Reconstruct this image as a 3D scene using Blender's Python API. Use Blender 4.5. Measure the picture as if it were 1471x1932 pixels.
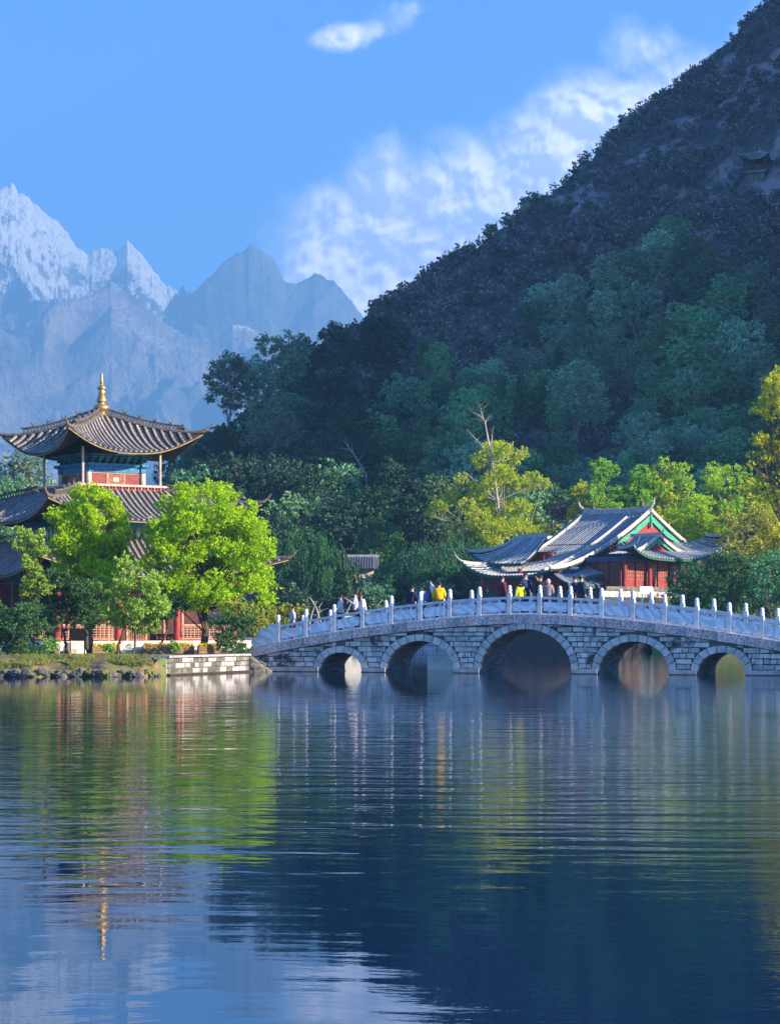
import bpy, math, random
import numpy as np
from math import sin, cos, pi, radians, sqrt, atan2
from mathutils import Vector, Matrix
sc = bpy.context.scene
for o in list(bpy.data.objects): bpy.data.objects.remove(o)
COL = sc.collection
# ------------------------------------------------------------------ camera, sky, sun, exposure
F, CX, HY, CH = 4500.0, 735.5, 1185.0, 1.87       # focal length and horizon in photo pixels, eye height in metres
cam = bpy.data.cameras.new('camera'); camo = bpy.data.objects.new('camera', cam); COL.objects.link(camo)
camo.location = (0, 0, CH); camo.rotation_euler = (radians(90), 0, 0)
cam.sensor_fit = 'HORIZONTAL'; cam.sensor_width = 36; cam.lens = F/1471*36
cam.shift_y = (HY-966)/1471; cam.clip_start = 0.5; cam.clip_end = 20000
sc.camera = camo
SUN_EL, SUN_AZ = radians(20), radians(115)        # azimuth measured from +Y (view direction) towards +X (right)
S = Vector((cos(SUN_EL)*sin(SUN_AZ), cos(SUN_EL)*cos(SUN_AZ), sin(SUN_EL)))
sun = bpy.data.lights.new('sun', 'SUN'); sun.energy = 5.0; sun.angle = radians(0.5); sun.color = (1.0, 0.86, 0.66)
suno = bpy.data.objects.new('sun', sun); COL.objects.link(suno); suno.location = (60, -20, 60)
suno.rotation_euler = S.to_track_quat('Z', 'Y').to_euler()
sc.view_settings.view_transform = 'Standard'; sc.view_settings.look = 'None'
sc.view_settings.exposure = 1.27; sc.view_settings.gamma = 1; sc.view_settings.use_curve_mapping = False
sc.render.engine = 'CYCLES'; sc.cycles.use_denoising = True
sc.cycles.max_bounces = 6; sc.cycles.volume_bounces = 1; sc.cycles.transparent_max_bounces = 6
sc.cycles.sample_clamp_indirect = 6

class E:                                            # tiny expression builder for shader nodes
    def __init__(s, nt, sock): s.nt, s.s = nt, sock
    def _m(s, op, *a, clamp=False):
        n = s.nt.nodes.new('ShaderNodeMath'); n.operation = op; n.use_clamp = clamp
        for i, v in enumerate((s,)+a):
            if isinstance(v, E): s.nt.links.new(v.s, n.inputs[i])
            else: n.inputs[i].default_value = v
        return E(s.nt, n.outputs[0])
    def __add__(s, o): return s._m('ADD', o)
    def __radd__(s, o): return s._m('ADD', o)
    def __sub__(s, o): return s._m('SUBTRACT', o)
    def __mul__(s, o): return s._m('MULTIPLY', o)
    def __rmul__(s, o): return s._m('MULTIPLY', o)
    def __truediv__(s, o): return s._m('DIVIDE', o)
    def __neg__(s): return s._m('MULTIPLY', -1.0)
    def max(s, o): return s._m('MAXIMUM', o)
    def min(s, o): return s._m('MINIMUM', o)
    def pow(s, o): return s._m('POWER', o)
    def abs(s): return s._m('ABSOLUTE')
    def exp(s): return s._m('EXPONENT')
    def clamp(s): return s._m('ADD', 0.0, clamp=True)
    def ss(s, lo, hi):
        n = s.nt.nodes.new('ShaderNodeMapRange'); n.interpolation_type = 'SMOOTHSTEP'
        s.nt.links.new(s.s, n.inputs[0]); n.inputs[1].default_value = lo; n.inputs[2].default_value = hi
        return E(s.nt, n.outputs[0])
def comb(nt, x, y, z):
    n = nt.nodes.new('ShaderNodeCombineXYZ')
    for i, v in enumerate((x, y, z)):
        if isinstance(v, E): nt.links.new(v.s, n.inputs[i])
        else: n.inputs[i].default_value = v
    return E(nt, n.outputs[0])
def sep(nt, v):
    n = nt.nodes.new('ShaderNodeSeparateXYZ'); nt.links.new(v.s, n.inputs[0]); return [E(nt, n.outputs[i]) for i in range(3)]
def noise(nt, vec, scale, detail=4, rough=0.5, dist=0.0, w=None):
    n = nt.nodes.new('ShaderNodeTexNoise')
    if vec is not None: nt.links.new(vec.s, n.inputs['Vector'])
    n.inputs['Scale'].default_value = scale; n.inputs['Detail'].default_value = detail
    n.inputs['Roughness'].default_value = rough; n.inputs['Distortion'].default_value = dist
    return E(nt, n.outputs['Fac'])
def mixc(nt, fac, a, b, mode='MIX'):
    n = nt.nodes.new('ShaderNodeMix'); n.data_type = 'RGBA'; n.blend_type = mode
    for i, v in ((0, fac), (6, a), (7, b)):
        if isinstance(v, E): nt.links.new(v.s, n.inputs[i])
        elif i == 0: n.inputs[0].default_value = v
        else: n.inputs[i].default_value = (*v, 1)
    return E(nt, n.outputs[2])
def coordE(nt, which='Object'):
    n = nt.nodes.new('ShaderNodeTexCoord'); return E(nt, n.outputs[which])

world = bpy.data.worlds.new('World'); sc.world = world; world.use_nodes = True
nt = world.node_tree; nt.nodes.clear()
sky = nt.nodes.new('ShaderNodeTexSky'); sky.sky_type = 'NISHITA'; sky.sun_disc = False
sky.sun_elevation = SUN_EL; sky.sun_rotation = SUN_AZ
sky.altitude = 2400; sky.air_density = 1.0; sky.dust_density = 0.1; sky.ozone_density = 3.0
skyc = mixc(nt, 1.0, E(nt, sky.outputs[0]), (0.24, 0.60, 1.06), 'MULTIPLY')
gx, gy, gz = sep(nt, coordE(nt, 'Generated'))
ay = gy.abs().max(0.25)
U = gx/ay*F + CX          # azimuth and height of a sky direction on the photograph's scale
V = gz/ay*(-F) + HY
p = comb(nt, U*0.001, V*0.001, 0.0)
warp = noise(nt, p, 3.2, 3, 0.5)
warp2 = noise(nt, comb(nt, V*0.001, U*0.001, 3.0), 3.2, 3, 0.5)
p2 = comb(nt, U*0.001*1.15 + (warp-0.5)*0.10, V*0.001 + (warp2-0.5)*0.10, 0.0)
n1 = noise(nt, p2, 7.0, 7, 0.54)
n2 = noise(nt, p2, 17.0, 5, 0.6); n0 = noise(nt, p2, 4.2, 4, 0.5)
wisp = n1*0.75 + n2*0.25
line = V - (430.0 + (U-520.0)*(-0.366))            # below this line, right of x 520, hangs the cloud bank behind the hill
bank = (line + (n0*0.45+n1*0.4+n2*0.15-0.5)*430.0).ss(-105, 40)*(U + (wisp-0.5)*160.0).ss(480, 590)*(U._m('MULTIPLY', -1.0)).ss(-1900, -1300)
def blob(cx, cy, rx, ry):
    dx = (U-cx)/rx; dy = (V-cy)/ry
    return (-(dx*dx + dy*dy)).exp()
blobs = blob(1205, 85, 95, 62) + blob(630, 72, 55, 26) + blob(720, 55, 60, 26)*0.7 + blob(790, 15, 60, 28)*0.8 + blob(1130, 195, 70, 60)*0.8
small = (blobs*0.9 + (wisp-0.5)*2.6).ss(0.25, 1.1)*blobs.ss(0.04, 0.45)
rest = (wisp + (noise(nt, p, 0.9, 2, 0.5)-0.5)*0.8).ss(0.66, 0.9)*((U-735.0).abs()).ss(1100, 1700)  # scattered cloud outside the frame
dens = (bank*0.94).max(small*0.8).max(rest*0.7).clamp()
lit = (noise(nt, comb(nt, U*0.001*1.15+(warp-0.5)*0.10-0.010, V*0.001+(warp2-0.5)*0.10+0.014, 0.0), 7.0, 6, 0.54) - n1)*9.0
lit = (lit + 0.42 + (n2-0.5)*0.5).clamp()
cloudc = mixc(nt, lit, (4.8, 4.9, 6.8), (11.5, 10.5, 11.0))
final = mixc(nt, dens, skyc, cloudc)
bg = nt.nodes.new('ShaderNodeBackground'); bg.inputs['Strength'].default_value = 0.135
nt.links.new(final.s, bg.inputs['Color'])
wo = nt.nodes.new('ShaderNodeOutputWorld'); nt.links.new(bg.outputs[0], wo.inputs[0])

# ------------------------------------------------------------------ helpers
def at(px, py, D): return Vector(((px-CX)/F*D, D, CH+(HY-py)/F*D))
def zat(py, D): return CH+(HY-py)/F*D
def xat(px, D): return (px-CX)/F*D
rnd = random.Random(7)
def tag(o, label=None, cat=None, group=None, kind=None):
    if label: o['label'] = label
    if cat: o['category'] = cat
    if group: o['group'] = group
    if kind: o['kind'] = kind
    return o
def empty(name, loc, rz=0, label=None, cat=None, group=None):
    o = bpy.data.objects.new(name, None); COL.objects.link(o)
    o.empty_display_size = 0.3
    o.location = loc; o.rotation_euler = (0, 0, rz); return tag(o, label, cat, group)
def link(name, me, parent=None, loc=None):
    o = bpy.data.objects.new(name, me); COL.objects.link(o)
    if parent is not None: o.parent = parent
    if loc is not None: o.location = loc
    return o
def copy_tree(o, parent=None, kids=None):
    c = o.copy(); COL.objects.link(c)
    if parent is not None: c.parent = parent
    for ch in (KIDS.get(o.name, []) if kids is None else kids): copy_tree(ch, c)
    return c
KIDS = {}
def np_mesh(name, verts, faces, mats=(), smooth=False):
    """verts (N,3) array, faces (M,k) array with k = 3 or 4"""
    me = bpy.data.meshes.new(name); k = faces.shape[1]
    me.vertices.add(len(verts)); me.vertices.foreach_set('co', np.ascontiguousarray(verts, dtype=np.float32).ravel())
    me.loops.add(faces.size); me.loops.foreach_set('vertex_index', np.ascontiguousarray(faces, dtype=np.int32).ravel())
    me.polygons.add(len(faces)); me.polygons.foreach_set('loop_start', np.arange(0, faces.size, k, dtype=np.int32))
    if smooth: me.polygons.foreach_set('use_smooth', np.ones(len(faces), dtype=bool))
    me.update(calc_edges=True)
    for m in mats: me.materials.append(m)
    return me
class MB:
    def __init__(s): s.v, s.f, s.sm = [], [], []
    def add(s, vs, fs, smooth=False):
        b = len(s.v); s.v += [tuple(v) for v in vs]; s.f += [tuple(i+b for i in f) for f in fs]; s.sm += [smooth]*len(fs)
    def hexa(s, c8):                                 # 8 corners: bottom 4 ccw, top 4 ccw
        s.add(c8, [(3,2,1,0),(4,5,6,7),(0,1,5,4),(1,2,6,5),(2,3,7,6),(3,0,4,7)])
    def box(s, x0, x1, y0, y1, z0, z1):
        s.hexa([(x0,y0,z0),(x1,y0,z0),(x1,y1,z0),(x0,y1,z0),(x0,y0,z1),(x1,y0,z1),(x1,y1,z1),(x0,y1,z1)])
    def bar(s, a, b, w, h, up=Vector((0,0,1))):
        a, b = Vector(a), Vector(b); d = (b-a).normalized(); sd = d.cross(up)
        if sd.length < 1e-4: sd = Vector((1,0,0))
        sd.normalize(); u = sd.cross(d)
        q = [a-sd*w/2-u*h/2, a+sd*w/2-u*h/2, b+sd*w/2-u*h/2, b-sd*w/2-u*h/2]
        s.hexa([*q, *[v+u*h for v in q]])
    def prism(s, poly, axis_from, axis_to, f):       # poly of (p,q); f(p,q,r)->xyz
        n = len(poly)
        vs = [f(p, q, axis_from) for p, q in poly]+[f(p, q, axis_to) for p, q in poly]
        s.add(vs, [tuple(range(n))[::-1], tuple(range(n, 2*n))]+[(i, (i+1) % n, (i+1) % n+n, i+n) for i in range(n)])
    def tube(s, pts, rad, n=6, cap=True, smooth=True):
        pts = [Vector(p) for p in pts]
        if not hasattr(rad, '__len__'): rad = [rad]*len(pts)
        vs, fs = [], []
        for i, p in enumerate(pts):
            d = (pts[min(i+1, len(pts)-1)]-pts[max(i-1, 0)])
            d = d.normalized() if d.length > 1e-9 else Vector((0,0,1))
            a = d.cross(Vector((0.13,0.97,0.2))); a.normalize(); b = d.cross(a)
            for k in range(n):
                t = 2*pi*k/n; vs.append(p+(a*cos(t)+b*sin(t))*rad[i])
        for i in range(len(pts)-1):
            for k in range(n): fs.append((i*n+k, i*n+(k+1) % n, (i+1)*n+(k+1) % n, (i+1)*n+k))
        s.add(vs, fs, smooth)
        if cap: s.add(vs[:n], [tuple(range(n))]); s.add(vs[-n:], [tuple(range(n))[::-1]])
    def lathe(s, prof, c=(0,0,0), n=12, smooth=True, lobes=None):
        vs, fs = [], []
        for r, z in prof:
            for k in range(n):
                t = 2*pi*k/n; vs.append((c[0]+r*cos(t), c[1]+r*sin(t), c[2]+z))
        for i in range(len(prof)-1):
            for k in range(n): fs.append((i*n+k, i*n+(k+1) % n, (i+1)*n+(k+1) % n, (i+1)*n+k))
        s.add(vs, fs, smooth)
        s.add(vs[:n], [tuple(range(n))[::-1]]); s.add(vs[-n:], [tuple(range(n))])
    def blobm(s, c, r, seed=0, n=8, m=6, amp=0.15, flat=False):
        rr = random.Random(seed); vs, fs = [], []
        for i in range(m+1):
            th = pi*i/m
            for k in range(n):
                ph = 2*pi*k/n; q = 1+rr.uniform(-amp, amp)
                vs.append((c[0]+r[0]*sin(th)*cos(ph)*q, c[1]+r[1]*sin(th)*sin(ph)*q, c[2]+r[2]*cos(th)*q))
        for i in range(m):
            for k in range(n): fs.append((i*n+k, (i+1)*n+k, (i+1)*n+(k+1) % n, i*n+(k+1) % n))
        s.add(vs, fs, not flat)
    def mesh(s, name, mat):
        me = bpy.data.meshes.new(name); me.from_pydata(s.v, [], s.f)
        me.polygons.foreach_set('use_smooth', s.sm)
        if mat: me.materials.append(mat)
        me.update(); return me
    def build(s, name, mat, parent=None, loc=None): return link(name, s.mesh(name, mat), parent, loc)

# ------------------------------------------------------------------ materials
def new_mat(name):
    m = bpy.data.materials.new(name); m.use_nodes = True; m.node_tree.nodes.clear()
    nt = m.node_tree; out = nt.nodes.new('ShaderNodeOutputMaterial'); return m, nt, out
def surf(name, c1, c2=None, scale=4.0, rough=0.8, bump=0.0, bscale=None, rand=0.0, metal=0.0, spec=0.3, stain=None, stretch=(1,1,1), detail=5):
    m, nt, out = new_mat(name); b = nt.nodes.new('ShaderNodeBsdfPrincipled')
    co = coordE(nt); mp = nt.nodes.new('ShaderNodeMapping'); nt.links.new(co.s, mp.inputs[0]); mp.inputs['Scale'].default_value = stretch
    co = E(nt, mp.outputs[0])
    c2 = c2 or tuple(x*0.7 for x in c1)
    n = noise(nt, co, scale, detail, 0.6)
    col = mixc(nt, n.ss(0.32, 0.68), c1, c2)
    if stain:
        sn = noise(nt, co, stain[1], 4, 0.6).ss(stain[2], stain[2]+0.14)
        col = mixc(nt, sn, col, stain[0])
    if rand:
        oi = nt.nodes.new('ShaderNodeObjectInfo'); r = E(nt, oi.outputs['Random'])
        hs = nt.nodes.new('ShaderNodeHueSaturation'); nt.links.new(col.s, hs.inputs['Color'])
        nt.links.new((r*(2*rand)+(1-rand)).s, hs.inputs['Value']); nt.links.new((r._m('MULTIPLY', 7.31)._m('FRACT')*0.04+0.48).s, hs.inputs['Hue'])
        col = E(nt, hs.outputs[0])
    nt.links.new(col.s, b.inputs['Base Color']); b.inputs['Roughness'].default_value = rough
    b.inputs['Metallic'].default_value = metal; b.inputs['Specular IOR Level'].default_value = spec
    if bump:
        bn = nt.nodes.new('ShaderNodeBump'); bn.inputs['Strength'].default_value = 1; bn.inputs['Distance'].default_value = bump
        h = noise(nt, co, bscale or scale*3, 6, 0.65); nt.links.new(h.s, bn.inputs['Height']); nt.links.new(bn.outputs[0], b.inputs['Normal'])
    nt.links.new(b.outputs[0], out.inputs[0]); return m
def leafm(name, c1, c2, c3=None, trans=0.4, scale=1.2, rand=0.15):
    m, nt, out = new_mat(name)
    co = coordE(nt); n = noise(nt, co, scale, 2, 0.5); nf = noise(nt, co, scale*9, 1, 0.5)
    col = mixc(nt, n.ss(0.35, 0.65), c1, c2)
    col = mixc(nt, nf.ss(0.45, 0.7), col, c3 or tuple(min(1, x*1.5) for x in c2))
    oi = nt.nodes.new('ShaderNodeObjectInfo'); r = E(nt, oi.outputs['Random'])
    hs = nt.nodes.new('ShaderNodeHueSaturation'); nt.links.new(col.s, hs.inputs['Color'])
    nt.links.new((r*(2*rand)+(1-rand)).s, hs.inputs['Value']); nt.links.new((r._m('MULTIPLY', 5.77)._m('FRACT')*0.05+0.475).s, hs.inputs['Hue'])
    d = nt.nodes.new('ShaderNodeBsdfPrincipled'); nt.links.new(hs.outputs[0], d.inputs['Base Color'])
    d.inputs['Roughness'].default_value = 0.6; d.inputs['Specular IOR Level'].default_value = 0.25
    t = nt.nodes.new('ShaderNodeBsdfTranslucent'); nt.links.new(hs.outputs[0], t.inputs['Color'])
    mx = nt.nodes.new('ShaderNodeMixShader'); mx.inputs[0].default_value = trans
    nt.links.new(d.outputs[0], mx.inputs[1]); nt.links.new(t.outputs[0], mx.inputs[2]); nt.links.new(mx.outputs[0], out.inputs[0])
    return m
MT = dict(
    marble=surf('white_marble', (0.72,0.75,0.76), (0.52,0.55,0.57), 5, 0.6, 0.004, 30, rand=0.06),
    brick=surf('limestone_block', (0.70,0.66,0.58), (0.46,0.44,0.39), 3.6, 0.9, 0.03, 7, rand=0.28, stain=((0.06,0.06,0.06), 0.9, 0.53)),
    vouss=surf('arch_stone', (0.68,0.65,0.58), (0.46,0.44,0.40), 5, 0.9, 0.02, 9, rand=0.18),
    mortar=surf('dark_mortar', (0.16,0.15,0.14), (0.04,0.04,0.04), 1.5, 0.95, 0.02, 12),
    cornice=surf('speckled_granite', (0.66,0.60,0.58), (0.24,0.22,0.23), 9, 0.85, 0.015, 20, rand=0.16, detail=8),
    footing=surf('pale_footing', (0.50,0.49,0.46), (0.30,0.30,0.29), 2, 0.9, 0.02, 8, stain=((0.12,0.10,0.07), 3, 0.6)),
    wet_shade=surf('wet_shade_stone', (0.07,0.055,0.04), (0.03,0.03,0.028), 4, 0.5, 0.02, 10),  # wet footings; also stands in for shade on the hall podium
    tile=surf('grey_roof_tile', (0.38,0.335,0.30), (0.18,0.16,0.145), 9, 0.75, 0.01, 22, rand=0.18, stain=((0.56,0.55,0.53), 5, 0.60)),
    tiledark=surf('roof_tile_bed', (0.055,0.05,0.052), (0.03,0.028,0.03), 7, 0.9, 0.02, 25),
    tilehall=surf('hall_roof_tile', (0.44,0.46,0.48), (0.24,0.26,0.28), 6, 0.8, 0.01, 22, rand=0.28, stain=((0.55,0.55,0.56), 4, 0.60)),
    ridge=surf('ridge_plaster', (0.58,0.54,0.49), (0.36,0.33,0.30), 4, 0.85, 0.01, 15),
    ridgedark=surf('ridge_tile', (0.20,0.16,0.13), (0.07,0.06,0.055), 6, 0.8, 0.01, 15),
    gold=surf('gilded_metal', (0.62,0.42,0.16), (0.42,0.26,0.09), 6, 0.42, rand=0.0, metal=0.75),
    ochre=surf('ochre_paint', (0.42,0.30,0.10), (0.22,0.15,0.06), 6, 0.7),
    redwood=surf('red_painted_wood', (0.36,0.045,0.035), (0.22,0.03,0.03), 3, 0.65, 0.003, 20),
    redbrown=surf('red_brown_panel', (0.30,0.075,0.055), (0.19,0.045,0.04), 8, 0.7, 0.004, 30),
    cream=surf('cream_column', (0.58,0.52,0.38), (0.42,0.38,0.29), 3, 0.7),
    pinkstone=surf('pale_rail_wood', (0.62,0.44,0.36), (0.48,0.30,0.24), 5, 0.75),
    bluebeam=surf('painted_blue_beam', (0.03,0.12,0.34), (0.05,0.24,0.30), 7, 0.7, stain=((0.40,0.46,0.42), 9, 0.62)),
    slate=surf('dark_slate_tile', (0.13,0.14,0.18), (0.08,0.085,0.11), 6, 0.8),
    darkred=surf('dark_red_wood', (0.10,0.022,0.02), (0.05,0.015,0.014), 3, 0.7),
    hallbeam=surf('dark_blue_beam', (0.02,0.05,0.14), (0.03,0.10,0.16), 6, 0.7, stain=((0.25,0.3,0.3), 10, 0.66)),
    greenpaint=surf('green_painted_board', (0.05,0.38,0.24), (0.04,0.28,0.18), 3, 0.6),
    darkgreen=surf('dark_green_eave', (0.02,0.14,0.08), (0.02,0.09,0.06), 5, 0.7),
    bracket=surf('painted_bracket', (0.03,0.12,0.16), (0.05,0.20,0.14), 9, 0.7, rand=0.35, stain=((0.4,0.42,0.4), 12, 0.66)),
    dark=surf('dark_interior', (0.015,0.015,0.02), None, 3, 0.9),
    plaster=surf('whitewashed_plaster', (0.78,0.70,0.55), (0.62,0.55,0.42), 1.5, 0.85, 0.004, 8),
    white=surf('white_cloth', (0.80,0.80,0.80), (0.7,0.7,0.72), 2, 0.8),
    bark=surf('brown_bark', (0.12,0.085,0.06), (0.055,0.04,0.03), 5, 0.95, 0.02, 15, stretch=(1,1,0.3)),
    barkpale=surf('pale_bark', (0.42,0.38,0.33), (0.22,0.19,0.16), 3, 0.9, 0.01, 12, stretch=(1,1,0.3)),
    soil=surf('bank_soil', (0.26,0.17,0.09), (0.14,0.11,0.05), 2, 0.95, 0.03, 9, stain=((0.13,0.17,0.04), 1.4, 0.45)),
    grass=leafm('grass_blades', (0.12,0.17,0.03), (0.30,0.28,0.06), (0.34,0.30,0.10), 0.3, 1.5),
    rock=surf('grey_rock', (0.26,0.23,0.19), (0.09,0.085,0.08), 1.8, 0.9, 0.05, 6, rand=0.2, stain=((0.10,0.12,0.05), 1.5, 0.62)),
    lattice=surf('lattice_wood', (0.50,0.28,0.18), (0.34,0.16,0.10), 5, 0.75),
    planter=surf('planter_wood', (0.38,0.23,0.10), (0.24,0.14,0.06), 4, 0.8, 0.005, 12, rand=0.2, stretch=(1,1,5)),
    flower=leafm('yellow_flowers', (0.75,0.50,0.01), (0.80,0.58,0.03), (0.30,0.36,0.03), 0.2, 4),
    sign=surf('dark_sign_board', (0.16,0.075,0.03), (0.10,0.05,0.02), 4, 0.7),
    skin=surf('skin', (0.60,0.37,0.27), (0.55,0.33,0.24), 5, 0.6),
    hair=surf('black_hair', (0.018,0.013,0.011), (0.03,0.018,0.013), 12, 0.55),
    hairbrown=surf('brown_hair', (0.075,0.032,0.02), (0.04,0.02,0.014), 12, 0.55),
)
def cloth(name, c): 
    MT[name] = surf(name, c, tuple(x*0.82 for x in c), 6, 0.85, 0.006, 9)
for nm, c in dict(yellow_down=(0.85,0.48,0.01), lime_jacket=(0.72,0.74,0.02), maroon_coat=(0.16,0.02,0.045), navy_coat=(0.015,0.02,0.06), blue_coat=(0.02,0.045,0.13),
                  white_top=(0.72,0.72,0.76), red_cloth=(0.62,0.05,0.05), grey_plaid=(0.30,0.24,0.24), pink_scarf=(0.62,0.36,0.42), black_cloth=(0.02,0.02,0.025),
                  blue_pack=(0.10,0.16,0.45), dark_trousers=(0.03,0.03,0.045), floral_top=(0.55,0.50,0.60), cap_grey=(0.12,0.12,0.10), pale_blue=(0.50,0.58,0.72)).items(): cloth(nm, c)
def marble_panel():
    m, nt, out = new_mat('veined_marble'); b = nt.nodes.new('ShaderNodeBsdfPrincipled')
    co = coordE(nt); oi = nt.nodes.new('ShaderNodeObjectInfo')
    w = nt.nodes.new('ShaderNodeTexWave'); w.wave_type = 'BANDS'; w.bands_direction = 'DIAGONAL'
    mp = nt.nodes.new('ShaderNodeMapping'); nt.links.new(co.s, mp.inputs[0])
    r = E(nt, oi.outputs['Random']); nt.links.new(comb(nt, 0.0, r*1.4-0.7, 0.0).s, mp.inputs['Rotation'])
    nt.links.new(comb(nt, r*20.0, r*9.0, r*31.0).s, mp.inputs['Location'])
    nt.links.new(mp.outputs[0], w.inputs['Vector']); w.inputs['Scale'].default_value = 1.2
    w.inputs['Distortion'].default_value = 9; w.inputs['Detail'].default_value = 3; w.inputs['Detail Scale'].default_value = 1.3
    f = E(nt, w.outputs['Fac'])
    col = mixc(nt, f.ss(0.15, 0.9), (0.60,0.68,0.72), (0.86,0.89,0.90))
    nt.links.new(col.s, b.inputs['Base Color']); b.inputs['Roughness'].default_value = 0.45
    nt.links.new(b.outputs[0], out.inputs[0]); return m
MT['panel'] = marble_panel()
LF = dict(
    lime=leafm('lime_foliage', (0.26,0.47,0.004), (0.48,0.66,0.006), (0.74,0.78,0.04), 0.42, 1.6, 0.05),
    darkbroad=leafm('dark_glossy_foliage', (0.025,0.10,0.03), (0.05,0.15,0.04), (0.16,0.25,0.07), 0.25, 1.5, 0.1),
    olive=leafm('olive_foliage', (0.13,0.34,0.03), (0.27,0.50,0.05), (0.54,0.66,0.15), 0.35, 1.3, 0.1),
    yellowleaf=leafm('yellow_foliage', (0.34,0.48,0.02), (0.56,0.62,0.03), (0.74,0.74,0.07), 0.4, 1.0, 0.08),
    fresh=leafm('fresh_foliage', (0.17,0.40,0.025), (0.34,0.55,0.035), (0.58,0.68,0.08), 0.4, 0.6, 0.12),
    goldshrub=leafm('golden_shrub_foliage', (0.12,0.24,0.02), (0.36,0.44,0.05), (0.72,0.66,0.14), 0.35, 2.2, 0.08),
    shade_dark=leafm('shade_darkened_foliage', (0.010,0.045,0.025), (0.022,0.075,0.035), (0.05,0.13,0.06), 0.2, 0.5, 0.3),  # leaf colour darkened to stand in for shade on trees the sun reaches
    hilldark=leafm('hill_foliage', (0.065,0.22,0.10), (0.16,0.38,0.15), (0.36,0.56,0.25), 0.35, 0.35, 0.5),
    euca=leafm('eucalyptus_foliage', (0.10,0.25,0.14), (0.27,0.44,0.25), (0.56,0.66,0.44), 0.35, 0.35, 0.45),
    pine=leafm('conifer_foliage', (0.03,0.13,0.045), (0.07,0.23,0.07), None, 0.2, 0.6, 0.2),
    willow=leafm('willow_foliage', (0.02,0.095,0.03), (0.04,0.16,0.045), (0.09,0.26,0.07), 0.35, 0.7, 0.12),  # green lowered so the far-bank willows read as shaded
    purple=leafm('purple_scrub_foliage', (0.20,0.15,0.17), (0.32,0.23,0.23), (0.15,0.17,0.12), 0.25, 0.6, 0.2),
    scrub=leafm('scrub_foliage', (0.085,0.13,0.11), (0.22,0.24,0.19), (0.46,0.38,0.36), 0.2, 0.12, 0.45),
)
# ------------------------------------------------------------------ numpy noise
def _h(ix, iy, seed):
    n = (ix*374761393 + iy*668265263 + seed*974711) & 0xffffffff
    n = ((n ^ (n >> 13))*1274126177) & 0xffffffff
    return ((n ^ (n >> 16)) & 0xffff)/65535.0
def vnoise(x, y, seed=0):
    ix = np.floor(x).astype(np.int64); iy = np.floor(y).astype(np.int64); fx = x-ix; fy = y-iy
    fx = fx*fx*fx*(fx*(fx*6-15)+10); fy = fy*fy*fy*(fy*(fy*6-15)+10)
    a = _h(ix, iy, seed); b = _h(ix+1, iy, seed); c = _h(ix, iy+1, seed); d = _h(ix+1, iy+1, seed)
    return (a*(1-fx)+b*fx)*(1-fy)+(c*(1-fx)+d*fx)*fy
def fbm(x, y, oct=5, seed=0, ridged=False, gain=0.5):
    t = np.zeros_like(x); a = 1.0; s = 0.0
    for i in range(oct):
        v = vnoise(x, y, seed+i*17)
        if ridged: v = 1-np.abs(2*v-1)
        t += a*v; s += a; a *= gain; x = x*2.03+3.1; y = y*2.03+1.7
    return t/s
def grid_mesh(name, X, Y, Z, mats, smooth=True):
    r, c = X.shape
    v = np.stack([X.ravel(), Y.ravel(), Z.ravel()], 1)
    i = np.arange(r*c).reshape(r, c)
    f = np.stack([i[:-1,:-1].ravel(), i[:-1,1:].ravel(), i[1:,1:].ravel(), i[1:,:-1].ravel()], 1)
    return np_mesh(name, v, f, mats, smooth)
def struct(name, me, label=None):
    o = link(name, me); tag(o, label, None, None, 'structure'); return o

# ------------------------------------------------------------------ water
def water_mat():
    m, nt, out = new_mat('lake_water'); b = nt.nodes.new('ShaderNodeBsdfPrincipled')
    b.inputs['Base Color'].default_value = (0.001, 0.018, 0.060, 1); b.inputs['Roughness'].default_value = 0.012
    b.inputs['IOR'].default_value = 1.9; b.inputs['Specular IOR Level'].default_value = 0.5
    co = coordE(nt); x, y, z = sep(nt, co)
    big = noise(nt, comb(nt, x*0.16, y*0.05, 0.0), 1.0, 2, 0.5)
    wy = y + (big-0.5)*2.5
    swell = noise(nt, comb(nt, x*0.42, wy*1.55, 0.0), 1.0, 1, 0.5)
    rip = noise(nt, comb(nt, x*1.6, wy*4.2, 4.0), 1.0, 2, 0.5)
    fine = noise(nt, comb(nt, x*9.0, y*14.0, 9.0), 1.0, 2, 0.6)
    # a breeze roughens the right of the lake and the strip in front of the bridge; the lower left lies calm
    patch = noise(nt, comb(nt, x*0.10, y*0.035, 7.0), 1.0, 3, 0.5)
    breeze = (patch*1.2 + x*0.10 - 0.62).ss(0.0, 0.45)
    mid = (y.ss(15.0, 21.0))*((y*-1.0).ss(-75.0, -34.0))
    h = swell*((mid*0.0145) + 0.0035) + rip*((mid*0.0040) + 0.0013) + fine*(breeze*0.0028 + 0.00022)
    bn = nt.nodes.new('ShaderNodeBump'); bn.inputs['Strength'].default_value = 1.0; bn.inputs['Distance'].default_value = 1.0
    nt.links.new(h.s, bn.inputs['Height']); nt.links.new(bn.outputs[0], b.inputs['Normal'])
    nt.links.new(b.outputs[0], out.inputs[0]); return m
me = np_mesh('water', np.array([(-260,-40,0),(300,-40,0),(300,235,0),(-260,235,0)], float), np.array([(0,1,2,3)]), [water_mat()])
struct('water', me, 'calm blue lake with fine horizontal ripples mirroring trees and sky')

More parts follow.
